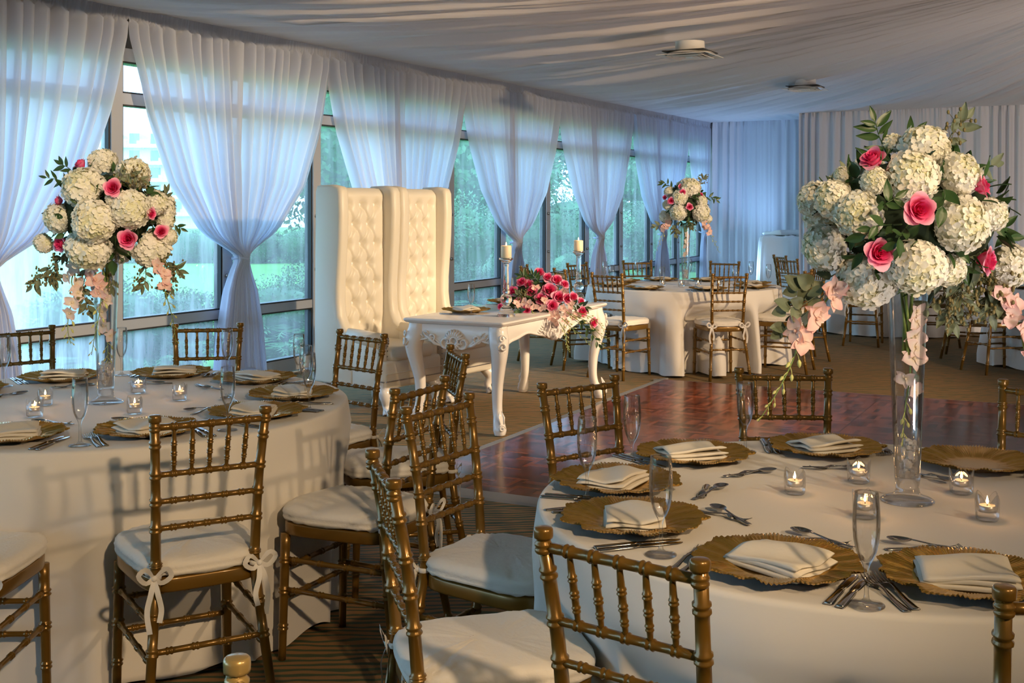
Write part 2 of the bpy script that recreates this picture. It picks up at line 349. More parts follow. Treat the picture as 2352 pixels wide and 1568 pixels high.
# tied sheer curtains on the window wall
HWZ = [.14, .5, .8, 1.03, 1.075, 1.11, 1.18, 1.26, 1.33, 1.69, 2.2, 2.37, 2.77, 2.98]
HWW = [.30, .245, .175, .072, .055, .072, .215, .375, .475, .80, 1.04, 1.095, 1.212, 1.232]
def curtain(ta, tb, seed, full=1.0, c=None):
    r = random.Random(seed); mid = (ta + tb) / 2 if c is None else c; half = (tb - ta) / 2; sc = half / 1.225; ns, nz = 300, 72
    ph = [r.uniform(0, 6.28) for _ in range(5)]; n1 = int(17 * sc + 2)
    zt = [.14 + (2.98 - .14) * (j / nz) ** .95 for j in range(nz + 1)]
    vs = []
    for z in zt:
        hw = lerp(z, HWZ, HWW) * sc; k = min(1, max(0, (z - 1.08) / 1.9)) if z > 1.08 else 0
        ce = mid + ((ta + tb) / 2 - mid) * k
        for i in range(ns + 1):
            s = i / ns; q = 2 * s - 1
            w = s + .012 * math.sin(6.28 * 3 * s + ph[0]) + .006 * math.sin(6.28 * 7 * s + ph[1])
            amp = min(.060, .014 + hw * .058) if z > 1.12 else min(.05, .02 + hw * .13)
            fold = math.sin(6.28 * n1 * w + ph[2] + .6 * math.sin(z * 1.3 + ph[3]))
            fold2 = math.sin(6.28 * n1 * 2.3 * w + ph[4] + z)
            d = amp * (.95 * fold + .14 * fold2)
            if z > 2.90: d = .014 * math.sin(6.28 * n1 * 4.1 * w + ph[1]) * (1 if z < 2.96 else .5) + .012 * (z > 2.95)
            d += .05 * math.sqrt(max(0, 1 - q * q)) * math.exp(-((z - 1.08) / .09) ** 2) * 1.0
            swag = -.05 * (1 - abs(q)) * math.exp(-((z - 1.5) / .35) ** 2)
            tt = ce + hw * q + .004 * fold2
            zz = z
            if z < .8: zz = z - (.10 * abs(q) ** 2 - .02 * fold) * (1 - (z - .14) / .66)
            vs.append(W3(tt, d - .02, max(zz, .02)))
    w = ns + 1; m = MB(); m.v = vs; m.f = [(j * w + i, j * w + i + 1, (j + 1) * w + i + 1, (j + 1) * w + i) for j in range(nz) for i in range(ns)]
    kn = MB(); a = [W(mid + .060 * sc * math.cos(t), -.02 + .075 * math.sin(t), 1.075 + .006 * math.sin(3 * t)) for t in [2 * PI * i / 20 for i in range(21)]]
    kn.tube(a, .009, 8, False)
    return m, kn
CU = [('at the left edge of the photo, cut by the frame', -7.09, -4.64, 0), ('at far left, partly behind the left flower arrangement', -4.64, -2.19, 0), ('between the left flower arrangement and the thrones', -2.19, .26, 0),
      ('behind the two tall ivory thrones', .26, 2.71, 0), ('behind the nearer pillar candle on the white table', 2.71, 5.16, 0), ('behind the farther pillar candle, next from the thrones', 5.16, 7.61, 0),
      ('left behind the far flower arrangement', 7.61, 10.06, 0), ('narrow, in the corner right behind the far flower arrangement', 10.06, T1 - .03, 10.78)]
for i, (lb, a, b, c) in enumerate(CU):
    m, kn = curtain(a, b, 20 + i, c=c or None); o = obj('curtain', m.mesh('curtain', m_curtain)); tag(o, 'sheer white tied window curtain ' + lb, 'curtain', 'tied curtains along the window wall')
    obj('tieback', kn.mesh('tieback', m_curtain), o)
# straight pleated drapes at the back
def drape(p0, p1, seed, ztop=2.99):
    p0, p1 = Vector(p0), Vector(p1); L = (p1 - p0).length; d = (p1 - p0) / L; nn = Vector((d.y, -d.x, 0)); r = random.Random(seed)
    ns, nz = int(L * 75), 26; n1 = L * 6.5; ph = [r.uniform(0, 6.3) for _ in range(5)]; vs = []
    for j in range(nz + 1):
        z = .03 + (ztop - .03) * j / nz; top = max(0, (z - ztop + .12) / .12)
        for i in range(ns + 1):
            s = i / ns; w = s + .035 * math.sin(6.28 * 1.3 * s + ph[0]) + .012 * math.sin(6.28 * 4.1 * s + ph[1])
            a = .045 * (.55 + .45 * math.sin(5 * s + ph[2])) * (1 - .7 * top)
            f = a * math.sin(6.28 * n1 * w + ph[3] + .25 * math.sin(z * 1.2)) + .012 * math.sin(6.28 * n1 * 3.2 * w + ph[4]) * (.4 + top)
            vs.append(p0 + d * (s * L) + nn * f + Vector((0, 0, z)))
    w = ns + 1; m = MB(); m.v = [tuple(v) for v in vs]; m.f = [(j * w + i, j * w + i + 1, (j + 1) * w + i + 1, (j + 1) * w + i) for j in range(nz) for i in range(ns)]; return m
DR = [('in the far corner, beside the narrow tied curtain', W(T1 - .02, .02), W(T1 - .02, 1.1)), ('in the far recess, behind the covered stand', W(T1 - .02, 1.1), W(T1 - .02, 2.05)), ('returning at the side of the recess', W(T1 - .05, V2 + .06), W(T2 + .06, V2 + .06)),
      ('beginning at the recess corner, behind left of the right arrangement', W(T2, V2), W(T2, 4.0)), ('directly behind the right flower arrangement', W(T2, 4.0), W(T2, 6.4)), ('at the right edge of the photo', W(T2, 6.4), W(T2, 9.0))]
for i, (lb, a, b) in enumerate(DR):
    tag(obj('drape', drape(a, b, 40 + i).mesh('drape', m_drape)), 'straight pleated white drape ' + lb, 'drape', 'pleated drapes on the back wall')
struct('wall_back_side', slab(T2 + .09, T2 + .2, V2 + .1, 15, 0, 4.0).mesh('wall_back_side', m_drape, False))
# dance floor
C0 = Vector((-.60, 6.32, 0)); du, dv = Vector((.458, .889, 0)), Vector((.889, -.458, 0))
LU, LV = 4.17, 7.3
df = thing('dance_floor', 'dark red parquet dance floor laid on the striped carpet', 'dance floor', C0, math.atan2(du.y, du.x))
mb = MB(); mb.add([(0, 0, .006), (LU, 0, .006), (LU, -LV, .006), (0, -LV, .006), (0, 0, .022), (LU, 0, .022), (LU, -LV, .022), (0, -LV, .022)], [(3, 2, 1, 0), (4, 7, 6, 5), (0, 4, 5, 1), (1, 5, 6, 2), (2, 6, 7, 3), (3, 7, 4, 0)])
mb.f = [tuple(reversed(q)) for q in mb.f]
obj('parquet', mb.mesh('parquet', m_parquet, False, True), df)
m_trim = M('dull_aluminium_trim', (.30, .285, .26), .5, .25)
for a, b in (((-.10, .10), (LU + .10, .10)), ((-.10, .10), (-.10, -LV)), ((LU + .10, .10), (LU + .10, -LV))):
    mb = MB(); a, b = Vector((*a, 0)), Vector((*b, 0)); d = (b - a).normalized(); q = Vector((-d.y, d.x, 0))
    c = Vector((LU / 2, -LV / 2, 0)); q = q if (c - a).dot(q) > 0 else -q
    pr = [(0, .001), (.02, .010), (.10, .023), (.10, .001)]
    vs = [p + q * x + Vector((0, 0, z)) for p in (a + d * 0, b) for x, z in pr]; mb.add(vs, [(0, 1, 5, 4), (1, 2, 6, 5), (2, 3, 7, 6), (3, 0, 4, 7), (0, 3, 2, 1), (4, 5, 6, 7)])
    obj('edge_trim', mb.mesh('edge_trim', m_trim, False, True), df)
# ceiling vents
def vent(loc, label):
    v = thing('ceiling_vent', label, 'air vent', loc, RU, 'square air vents in the draped ceiling'); v.scale = (.83, .83, .83)
    p = MB(); p.rbox((0, 0, .012), (.60, .60, .018), .006); 
    f = MB(); h = .30
    def frame(mb, a, b, z0, z1):
        vs = []
        for hh, z in ((a, z0), (b, z1), (b, z1 + .006), (a, z0 + .006)): vs += [(hh, hh, z), (-hh, hh, z), (-hh, -hh, z), (hh, -hh, z)]
        mb.add(vs, [(i * 4 + j, i * 4 + (j + 1) % 4, ((i + 1) % 4) * 4 + (j + 1) % 4, ((i + 1) % 4) * 4 + j) for i in range(4) for j in range(4)])
    frame(f, .30, .245, .0, .012); obj('face_frame', f.mesh('face_frame', m_vent, False, True), v)
    b = MB(); b.box((0, 0, .05), (.50, .50, .01)); obj('recess', b.mesh('recess', m_vent_dark, False), v)
    for a in (.215, .155, .095):
        l = MB(); frame(l, a, a - .04, -.012, .025); obj('louver', l.mesh('louver', m_vent, False, True), v)
    l = MB(); l.box((0, 0, -.008), (.09, .09, .008)); obj('louver', l.mesh('louver', m_vent, False), v)
    t = MB(); t.lathe([(.30, .016), (.24, .05), (.17, .075), (.165, .17)], 4 * 8); obj('collar', t.mesh('collar', m_vent), v)
    return v
vent((1.69, 11.08, 2.93), 'larger looking square vent, nearer one in the draped ceiling'); vent((3.87, 15.4, 3.05), 'smaller looking square vent, farther one near the back drapes')
# ------------------------------------------------------------------ chiavari chairs
PZ = [0, .25, .45, .52, .72, .925]
PX = [.185, .160, .142, .142, .147, .158]; PY = [-.27, -.225, -.195, -.195, -.215, -.25]
def post(s, z): return (s * lerp(z, PZ, PX), lerp(z, PZ, PY), z)
def smooth_post(s): return cat([post(s, z) for z in PZ], 20)
def bamboo(mb, path, rf, nodes, n=10, ring=1.28, w=.0045):
    # path: callable 0..1 -> point; ringed like bamboo at the given fractions
    L = sum((Vector(path((i + 1) / 12)) - Vector(path(i / 12))).length for i in range(12)); st = {0.0: 1, 1.0: 1}
    for i in range(1, 10): st[i / 10] = 1
    for f in nodes:
        for k in list(st):
            if 0 < k < 1 and abs(k - f) < 3.2 * w / L: del st[k]
        for d, q in ((-2.4, 1), (-1.7, ring), (-1.0, ring), (-.35, 1.06), (.35, 1.06), (1.0, ring), (1.7, ring), (2.4, 1)):
            x = f + d * w / L
            if 0 <= x <= 1: st[x] = q
    ks = sorted(st); mb.tube([path(k) for k in ks], [rf(k) * st[k] for k in ks], n)
def line(a, b):
    a, b = Vector(a), Vector(b); return lambda t: a + (b - a) * t
def outline(n, wf, wb, d, p=5.0, grow=0.0, front_bow=.02):
    out = []
    for k in range(n):
        t = 2 * PI * k / n; c, s = math.cos(t), math.sin(t)
        x = math.copysign(abs(c) ** (2 / p), c); y = math.copysign(abs(s) ** (2 / p), s)
        wd = wb + (wf - wb) * (y + 1) / 2
        out.append((x * (wd / 2 + grow), y * (d / 2 + grow) + (front_bow * (1 - x * x) if y > 0 else 0)))
    return out
def stack(rows):
    m = MB(); n = len(rows[0])
    for r in rows: m.v += r
    m.f = [(i * n + j, i * n + (j + 1) % n, (i + 1) * n + (j + 1) % n, (i + 1) * n + j) for i in range(len(rows) - 1) for j in range(n)] + [tuple(range(n - 1, -1, -1)), tuple(range((len(rows) - 1) * n, len(rows) * n))]
    return m
def make_chair(label, gold):
    t = thing('chiavari_chair', label, 'chair')
    rails = [.893, .757, .680, .603]
    for s in (-1, 1):
        m = MB(); P = smooth_post(s); f = lambda k, s=s: post(s, k * .885)
        pth = lambda k, P=P: Vector(P[int(k * 20)]).lerp(Vector(P[min(20, int(k * 20) + 1)]), k * 20 - int(k * 20)) if k < 1 else Vector(P[20])
        rf = lambda k: .0128 + .0022 * math.exp(-((k - .45) / .3) ** 2)
        zs = [P[i][2] for i in range(21)]
        fr = lambda z: float(np.interp(z, zs, [i / 20 for i in range(21)]))
        bamboo(m, pth, rf, [fr(z) for z in (.10, .265, .36, .50, .603, .680, .757, .845)], 12)
        tp = Vector(post(s, .893)); m2 = [(0.0127, 0), (.0158, .004), (.0158, .008), (.0128, .011), (.0162, .014), (.0162, .018), (.0125, .022), (.0128, .026), (.0168, .0275), (.0176, .031), (.0178, .040), (.0172, .044), (.0150, .0465), (.0148, .0466), (0, .048)]
        k = len(m.v); m.lathe(m2, 14, (tp.x, tp.y - .003, .882))
        obj('back_post', m.mesh('back_post', gold), t)
        m = MB(); bamboo(m, line((s * .172, .185, 0), (s * .165, .175, .42)), lambda k: .0128 + .004 * k, [.26, .55, .79], 12); obj('leg', m.mesh('leg', gold), t)
        for z in (.335, .235):
            m = MB(); bamboo(m, line((s * (.172 - z * .015), .183, z), post(s, z - .0)), lambda k: .0085, [.12, .37, .63, .88], 8); obj('stretcher', m.mesh('stretcher', gold), t)
    for z, r in zip(rails, (.0098, .0085, .0080, .0080)):
        m = MB(); bamboo(m, line(post(-1, z), post(1, z)), lambda k, r=r: r, [.17, .335, .5, .665, .83], 10, 1.3, .004); obj('back_rail', m.mesh('back_rail', gold), t)
    for z, y, nm in ((.305, 1, 0), (.205, 1, 0)):
        m = MB(); bamboo(m, line((-.168, .18, z), (.168, .18, z)), lambda k: .0085, [.15, .38, .62, .85], 8); obj('stretcher', m.mesh('stretcher', gold), t)
    m = MB(); bamboo(m, line(post(-1, .265), post(1, .265)), lambda k: .0085, [.15, .38, .62, .85], 8); obj('stretcher', m.mesh('stretcher', gold), t)
    for fx in (.17, .335, .5, .665, .83):
        q = 2 * fx - 1; a = Vector(post(1, .893)); b = Vector(post(1, .757)); a.x *= q; b.x *= q
        m = MB(); bamboo(m, line(a, b), lambda k: .0042 + .0030 * math.sin(PI * min(1, k * 1.02)) ** .7, [.36, .58, .78] if fx != .5 else [.38, .60, .80], 9, 1.3, .0028); obj('spindle', m.mesh('spindle', gold), t)
    rows = [[(x, y - .005, z) for x, y in outline(48, .385 + g, .325 + g, .40 + g, 5)] for g, z in ((-.02, .418), (-.004, .420), (0, .425), (0, .455), (-.004, .460), (-.02, .462))]
    obj('seat', stack(rows).mesh('seat', gold), t)
    r2 = random.Random(5); rows = []
    for g, z in ((-.03, .462), (.004, .464), (.016, .470), (.018, .476), (.012, .481), (.020, .488), (.016, .498), (.0, .507), (-.04, .513), (-.12, .517), (-.22, .5185), (-.31, .519)):
        row = []
        for k, (x, y) in enumerate(outline(64, .385 + g, .335 + g, .40 + g, 4.2)):
            e = .0025 * math.sin(k * 1.9 + z * 300) + .002 * math.sin(k * .73 + 1.3); row.append((x + e * .6 * (g > -.2), y - .003, z + e * (g < .015) * (.35 if g < -.1 else 1) + .006 * max(0, -y) * (g < 0)))
        rows.append(row)
    cu = obj('seat_cushion', stack(rows).mesh('seat_cushion', m_cushion), t)
    for s in (-1, 1):
        m = MB(); px, py, _ = post(s, .468); rr = random.Random(4 + s)
        m.lathe([(.0150, -.007), (.0165, -.006), (.0165, .006), (.0150, .007)], 12, (px, py, .468))
        kx, ky = px + s * .008, py - .016
        def strip(pts, w, kx=kx, ky=ky, m=m):
            P = cat(pts, 14); vs = []
            for i, p in enumerate(P):
                d = Vector(P[min(i + 1, 14)]) - Vector(P[max(i - 1, 0)]); sd = d.cross(Vector((0.35, 1, .15)))
                sd = sd.normalized() if sd.length > 1e-6 else Vector((1, 0, 0)); ww = w * (.5 + .5 * min(1, i / 3))
                vs += [Vector(p) - sd * ww / 2, Vector(p) + sd * ww / 2]
            m.add(vs, [(2 * i, 2 * i + 1, 2 * i + 3, 2 * i + 2) for i in range(14)])
        k0 = (kx, ky, .468); m.ball(k0, .009, 8, 6)
        strip([k0, (kx - s * .03, ky - .012, .495), (kx - s * .045, ky - .01, .472), (kx - s * .02, ky - .006, .455), k0], .014)
        strip([k0, (kx + s * .025, ky - .015, .50), (kx + s * .045, ky - .012, .485), (kx + s * .025, ky - .006, .46), k0], .014)
        strip([k0, (kx + s * .012, ky - .014, .43), (kx + s * .022, ky - .012, .38), (kx + s * .015, ky - .014, .32)], .015)
        strip([k0, (kx - s * .006, ky - .018, .43), (kx - s * .016, ky - .016, .385), (kx - s * .010, ky - .02, .35)], .015)
        obj('ribbon_tie', m.mesh('ribbon_tie', m_ribbon), cu)
    return t
G1, G2, G3, G4, G5 = 'chairs around the left round table', 'chairs around the right round table', 'chairs around the far round table', 'chairs around the distant back table', 'chairs around the table at the far right edge'
CH = [  # x, y, heading, label, group
    (-2.20, 5.39, -50, 'gold ballroom chair behind left table by the wet window, cut by the photo edge', G1),
    (-1.46, 5.52, -80, 'gold ballroom chair behind left table in front of the tied curtain', G1),
    (-.86, 5.20, -132, 'gold ballroom chair turned before the nearer ivory throne', G1),
    (-.46, 4.66, -166, 'gold ballroom chair seen nearly edge-on before the carved table leg', G1),
    (-.52, 3.94, 153, 'gold ballroom chair pulled out from left table, cushion broadside, behind slatted backs', G1),
    (-.97, 3.50, 120, 'gold ballroom chair in front of left table, whole back to camera', G1),
    (-1.58, 3.36, 92, 'gold ballroom chair in bottom left corner, only cushion and legs visible', G1),
    (.33, 2.19, 53, 'gold ballroom chair back nearest the camera, at front of right table', G2),
    (-.05, 2.67, 15, 'gold ballroom chair seen edge-on beside the nearest chair back', G2),
    (-.01, 3.34, -33, 'gold ballroom chair with right-facing cushion between left and right tables', G2),
    (.37, 3.70, -54, 'bright gold ballroom chair back before the dance floor edge', G2),
    (.95, 3.91, -94, 'gold ballroom chair behind right table, orchid spray hanging across it', G2),
    (1.555, 3.60, -138, 'gold ballroom chair behind right table, cut by the right photo edge', G2),
    (.90, 2.01, 90, 'gold ballroom chair in bottom right corner, single post showing', G2),
    (.98, 10.40, 52, 'gold ballroom chair in front of far table, nearer the white carved table', G3),
    (1.84, 10.34, 100, 'gold ballroom chair in front of far table, straight below the far flowers', G3),
    (1.40, 12.38, -79, 'gold ballroom chair behind far table, left of the far flower vase', G3),
    (2.15, 12.22, -118, 'gold ballroom chair behind far table, right of the far flower vase', G3),
    (.86, 11.98, -42, 'gold ballroom chair behind the farther pillar candle', G3),
    (.68, 10.98, 16, 'gold ballroom chair left of far table, behind the pink rose spray', G3),
    (.36, 11.52, -12, 'gold ballroom chair edge-on, leftmost of those near far table', G3),
    (2.47, 10.72, 155, 'gold ballroom chair right of far table, seat toward cloth, by eucalyptus leaves', G3),
    (2.80, 11.50, 187, 'gold ballroom chair right of far table, behind the round eucalyptus leaves', G3),
    (3.86, 12.80, 66, 'gold ballroom chair seen under the right flowers, left of the glass vase', G4),
    (4.62, 12.72, 84, 'gold ballroom chair seen under the right flowers, right of the glass vase', G4),
    (3.45, 14.05, 14, 'distant gold ballroom chair before the covered stand', G4),
    (3.30, 13.25, 32, 'distant gold ballroom chair left behind the right flowers, nearer the far table', G4),
    (4.45, 10.66, 14, 'gold ballroom chair at the far right table, feet under the seeded eucalyptus', G5),
    (4.58, 11.62, -28, 'gold ballroom chair behind another one at the far right table', G5),
    (-.05 - .40, 1.20, 140, 'pale gold ballroom chair, only its post top showing at the bottom edge', 'chair of another table at the bottom edge')]
c0 = make_chair(CH[0][3], m_gold)
for i, (x, y, a, lb, g) in enumerate(CH):
    rz = math.radians(a - 90)
    if i == 0: c0.location = (x, y, 0); c0.rotation_euler = (0, 0, rz); c0['group'] = g
    elif i < len(CH) - 1: dup(c0, (x, y, 0), rz, lb, g)
    else:
        a = math.radians(219.8); hx, hy = math.cos(a), math.sin(a); mx, my = -.349 + .158 * hy * -1, 1.487 + .158 * hx
        c1 = make_chair(lb, m_gold_pale); c1.location = (mx + .25 * hx, my + .25 * hy, 0); c1.rotation_euler = (0, 0, a - PI / 2); c1['group'] = g
# ------------------------------------------------------------------ round tables under cloths
TZ = .75
def dent(px, py, z, cx, cy):
    # cloth pushed in by the seat fronts of the chairs drawn up to it
    k = 1 if z < .50 else max(0, 1 - (z - .50) / .13)
    if k <= 0: return px, py
    for x, y, a, lb, g in CH[:-1]:
        if abs(x - cx) > 1.6 or abs(y - cy) > 1.6: continue
        a = math.radians(a); fx, fy = math.cos(a), math.sin(a); dx, dy = px - x, py - y; ly = dx * fx + dy * fy; lx = dx * fy - dy * fx
        if ly < -.1 or abs(lx) > .36: continue
        q = 1 if abs(lx) < .225 else max(0, 1 - (abs(lx) - .225) / .13); q = q * q * (3 - 2 * q); lim = .235
        if ly < lim: px += fx * (lim - ly) * q * k; py += fy * (lim - ly) * q * k
    return px, py
def tablecloth(Rr, seed, nf=17, amp=1.0, cx=0, cy=0):
    r = random.Random(seed); n = 300; ks = [(nf + i, r.uniform(.4, 1), r.uniform(0, 6.3)) for i in (-6, -3, 0, 2, 5)]; F = []
    for k in range(n):
        t = 2 * PI * k / n; F.append(sum(a * math.cos(q * t + p) for q, a, p in ks) / 2.2)
    rows = [[(Rr * f * math.cos(2 * PI * k / n), Rr * f * math.sin(2 * PI * k / n), 0) for k in range(n)] for f in (.15, .4, .7, .9, .97)]
    for q in (0, 30, 60, 85):
        a = math.radians(q); rr = Rr - .012 + .014 * math.sin(a); z = -.014 + .014 * math.cos(a)
        rows.append([(rr * math.cos(2 * PI * k / n), rr * math.sin(2 * PI * k / n), z) for k in range(n)])
    for j in range(1, 19):
        u = j / 18; z = -.02 - u * (TZ - .032); row = []
        for k in range(n):
            t = 2 * PI * k / n; f = F[k]; am = amp * .062 * min(1, (u * 1.15)) ** 1.1
            rr = Rr + .004 + .045 * u + am * (f + .35) - (.02 * u * u); zz = z + (.018 * f * u ** 3 if j > 14 else 0)
            t2 = t + .03 * amp * u * math.sin(5 * t + seed); qx, qy = dent(cx + rr * math.cos(t2), cy + rr * math.sin(t2), zz + TZ, cx, cy); row.append((qx - cx, qy - cy, max(zz, -TZ + .006)))
        rows.append(row)
    m = stack(rows); m.f.pop(); return m
TBL = {'left': (-1.56, 4.48, .92), 'right': (.885, 2.95, .82), 'far': (1.65, 11.23, .92), 'back': (4.65, 14.3, .92), 'edge': (5.45, 10.9, .92)}
for (nm, (x, y, rr)), lb in zip(TBL.items(), ('white floor-length cloth over the left round table, chair shadows on it', 'white cloth over the nearest round table, filling the lower right', 'white cloth over the far round table behind the white carved table', 'white cloth over the distant table half hidden behind the right vase', 'white cloth over the table cut by the right photo edge')):
    o = obj('tablecloth', tablecloth(rr, len(nm) * 3 + 1, 17, .7 if nm == 'right' else 1.45, x, y).mesh('tablecloth', m_cloth), None, (x, y, TZ)); tag(o, lb, 'tablecloth', 'white round tablecloths')
# ------------------------------------------------------------------ place settings (all meshes sit on z = 0)
def charger():
    m = MB(); n = 600; r = random.Random(11); ph = [r.uniform(0, 6.3) for _ in range(4)]
    def wav(t): return .045 * math.sin(9 * t + ph[0]) + .035 * math.sin(14 * t + ph[1]) + .025 * math.sin(23 * t + ph[2])
    def fn(rr, z, t):
        k = max(0, (rr - .085) / .08); rad = rr * (1 + .62 * k * k * wav(t) + .002 * k * math.sin(120 * t)); return rad, z + .030 * k * wav(t + .2) + .0021 * k ** .4 * (.75 + .4 * math.sin(17 * t + 40 * rr)) * math.sin(120 * t + 30 * rr + 4 * math.sin(3 * t))
    top = [(0, .006), (.03, .006), (.06, .0062), (.082, .007), (.092, .010), (.104, .0145), (.12, .0185), (.14, .0215), (.155, .0235), (.168, .0265), (.170, .0255)]
    bot = [(.165, .0225), (.14, .0165), (.115, .010), (.098, .003), (.090, 0.0005), (.05, 0.0005), (0, 0.0005)]
    m.lathe(list(reversed(top)) , n, (0, 0, 0), fn); m2 = MB(); m2.lathe(top[-1:] + bot, n, (0, 0, 0), fn)
    m.f = [tuple(reversed(q)) for q in m.f]; m2.f = [tuple(reversed(q)) for q in m2.f]; m.add(m2.v, m2.f); return m.mesh('charger_plate', m_plate, True, True)
def napkin(seed):
    m = MB(); r = random.Random(seed); w, d = .138, .195
    for k in range(3):
        # each fold: a flattened loop of cloth, round at one long edge
        th = .0085; z0 = .0005 + k * .0082; sx = r.uniform(-.004, .004); a0 = r.uniform(-.05, .05); ww = w - .006 * k; dd = d - .008 * k; ny = 14
        loop = []
        for i in range(9): x = -ww / 2 + ww * i / 8; loop.append((x, 0))
        for q in (-60, -25, 25, 60): loop.append((ww / 2 + th * .55 * math.cos(math.radians(q)), th / 2 + th * .5 * math.sin(math.radians(q))))
        for i in range(9): x = ww / 2 - ww * i / 8; loop.append((x, th))
        loop.append((-ww / 2 - .001, th * .75)); loop.append((-ww / 2 - .001, th * .25)); n = len(loop); rows = []
        for j in range(ny + 1):
            v = j / ny; y = -dd / 2 + dd * v; e = min(1, min(v, 1 - v) * 14 + .35); row = []
            for x, z in loop:
                zz = z0 + (z - th / 2) * e + th / 2; zz += .0022 * math.sin(x * 50 + y * 22 + k + seed) * (k + .4) + .006 * k * .5 * (.5 - abs(v - .5)) + (.004 * k) * (x / ww + .5); row.append((x * math.cos(a0) - y * math.sin(a0) + sx, x * math.sin(a0) + y * math.cos(a0), max(.0003, zz)))
            rows.append(row)
        s = stack(rows); m.add(s.v, s.f)
    return m.mesh('napkin', m_napkin, True, True)
def flute():
    m = MB(); m.lathe([(0, 0), (.034, .0005), (.0345, .0022), (.030, .0035), (.012, .007), (.006, .013), (.0042, .022), (.0040, .05), (.0046, .068), (.0075, .078), (.013, .088), (.019, .102), (.0235, .122), (.0255, .145), (.0258, .165), (.0245, .188), (.0228, .210), (.0222, .2135), (.0217, .212), (.0238, .188), (.0250, .165), (.0246, .145), (.0226, .123), (.018, .1035), (.012, .090), (.006, .083), (0, .0815)], 28); return m.mesh('champagne_flute', m_flute, True, True)
def strip3(prof, th=.0022):
    # prof: (y, halfwidth, z)
    m = MB()
    for sg in (0, 1):
        pass
    rows = []
    for y, w, z in prof: rows.append([(-w, y, z), (-w * .55, y, z + th), (w * .55, y, z + th), (w, y, z), (w * .55, y, z - th * .2), (-w * .55, y, z - th * .2)])
    return stack(rows)
def fork(L=.20):
    m = strip3([(-.5 * L, .008, .001), (-.47 * L, .0095, .001), (-.2 * L, .0068, .0022), (.02 * L, .0036, .008), (.12 * L, .0045, .010), (.17 * L, .0105, .0075), (.24 * L, .0125, .0035)])
    for k in range(4):
        x = -.0103 + k * .00687; s = strip3([(.235 * L, .0022, .0035), (.34 * L, .0019, .0028), (.44 * L, .0016, .006), (.5 * L, .0007, .010)], .0016); m.add([(p[0] + x, p[1], p[2]) for p in s.v], s.f)
    return m.mesh('fork', m_steel, True, True)
def knife(L=.21):
    m = strip3([(-.5 * L, .0085, .001), (-.48 * L, .010, .001), (-.1 * L, .008, .001), (-.02 * L, .0058, .002)], .0045)
    s = strip3([(-.03 * L, .006, .003), (.05 * L, .0092, .003), (.3 * L, .0100, .002), (.42 * L, .0085, .0015), (.48 * L, .0045, .0012), (.5 * L, .001, .0012)], .0012); m.add(s.v, s.f); return m.mesh('knife', m_steel, True, True)
def spoon(L=.17):
    m = strip3([(-.5 * L, .006, .001), (-.47 * L, .0078, .001), (-.1 * L, .0045, .003), (.12 * L, .0032, .008), (.17 * L, .0045, .009)], .002)
    def fn(u, v):
        t = 2 * PI * u; q = v; y = (.16 + .17) * L + .17 * L * math.cos(t) * q; x = .0175 * math.sin(t) * q * (1 + .18 * math.cos(t)); return (x, y, .0015 + .0085 * q * q)
    m.grid(fn, 18, 5, True); return m.mesh('spoon', m_steel, True, True)
ME = dict(plate=charger(), nap=[napkin(1), napkin(4)], flute=flute(), fork=fork(), knife=knife(), spoon=spoon(), dfork=fork(.165))
ordn = ['', 'next', 'second', 'third', 'fourth', 'fifth', 'sixth', 'seventh', 'eighth']
rs = random.Random(21)
def put(kind, me, name, p, rz, label, cat_, group): tag(obj(name, me, None, (p[0], p[1], p[2]), (0, 0, rz)), label, cat_, group)
def setting(tn, a, where, rp=.63, nap=True, flute_at=None, cut=True, z=TZ + .001, grp='', full=True, nap_rot=None):
    cx, cy, rr = TBL[tn]; t = math.radians(a); c = Vector((cx + rp * math.cos(t), cy + rp * math.sin(t), 0)); f = Vector((-math.cos(t), -math.sin(t), 0)); q = Vector((f.y, -f.x, 0)); hd = math.atan2(f.y, f.x) - PI / 2
    at = lambda fx, fy, dz=0: (c.x + q.x * fx + f.x * fy, c.y + q.y * fx + f.y * fy, z + dz)
    put('', ME['plate'], 'charger_plate', at(0, 0), rs.uniform(0, 6), 'scalloped gold charger, %s' % where, 'charger plate', 'gold charger plates ' + grp)
    if nap: put('', ME['nap'][rs.randrange(2)], 'napkin', at(rs.uniform(-.012, .012), rs.uniform(-.01, .01), .0068), (hd + PI / 2 + rs.uniform(-.5, .5)) if nap_rot is None else nap_rot, 'folded ivory napkin, %s' % where, 'napkin', 'folded napkins ' + grp)
    fp = at(.225 + rs.uniform(-.01, .01), -.06 + rs.uniform(-.02, .02)) if flute_at is None else (*flute_at, z)
    put('', ME['flute'], 'champagne_flute', fp, 0, 'clear champagne flute, %s' % where, 'champagne flute', 'champagne flutes ' + grp)
    if not cut: return
    j = lambda: rs.uniform(-.06, .06)
    put('', ME['knife'], 'knife', at(.150, -.055), hd + j() * .5, 'inner silver knife, %s' % where, 'knife', 'knives ' + grp)
    put('', ME['knife'], 'knife', at(.174, -.060), hd + j() * .5, 'outer silver knife, %s' % where, 'knife', 'knives ' + grp)
    put('', ME['fork'], 'fork', at(-.162, -.045), hd + j(), 'inner silver fork, %s' % where, 'fork', 'forks ' + grp)
    put('', ME['fork'], 'fork', at(-.186, -.055), hd + j(), 'outer silver fork, %s' % where, 'fork', 'forks ' + grp)
    if not full: return
    x = rs.uniform(-.25, .25)
    put('', ME['dfork'], 'dessert_fork', at(.0, .232), hd - PI / 2 + .2 + x, 'small dessert fork, %s' % where, 'dessert fork', 'dessert forks ' + grp)
    put('', ME['spoon'], 'dessert_spoon', at(.015, .25, .004), hd + PI / 2 - .2 + x, 'small dessert spoon, %s' % where, 'spoon', 'dessert spoons ' + grp)
RT = 'on the nearest round table'
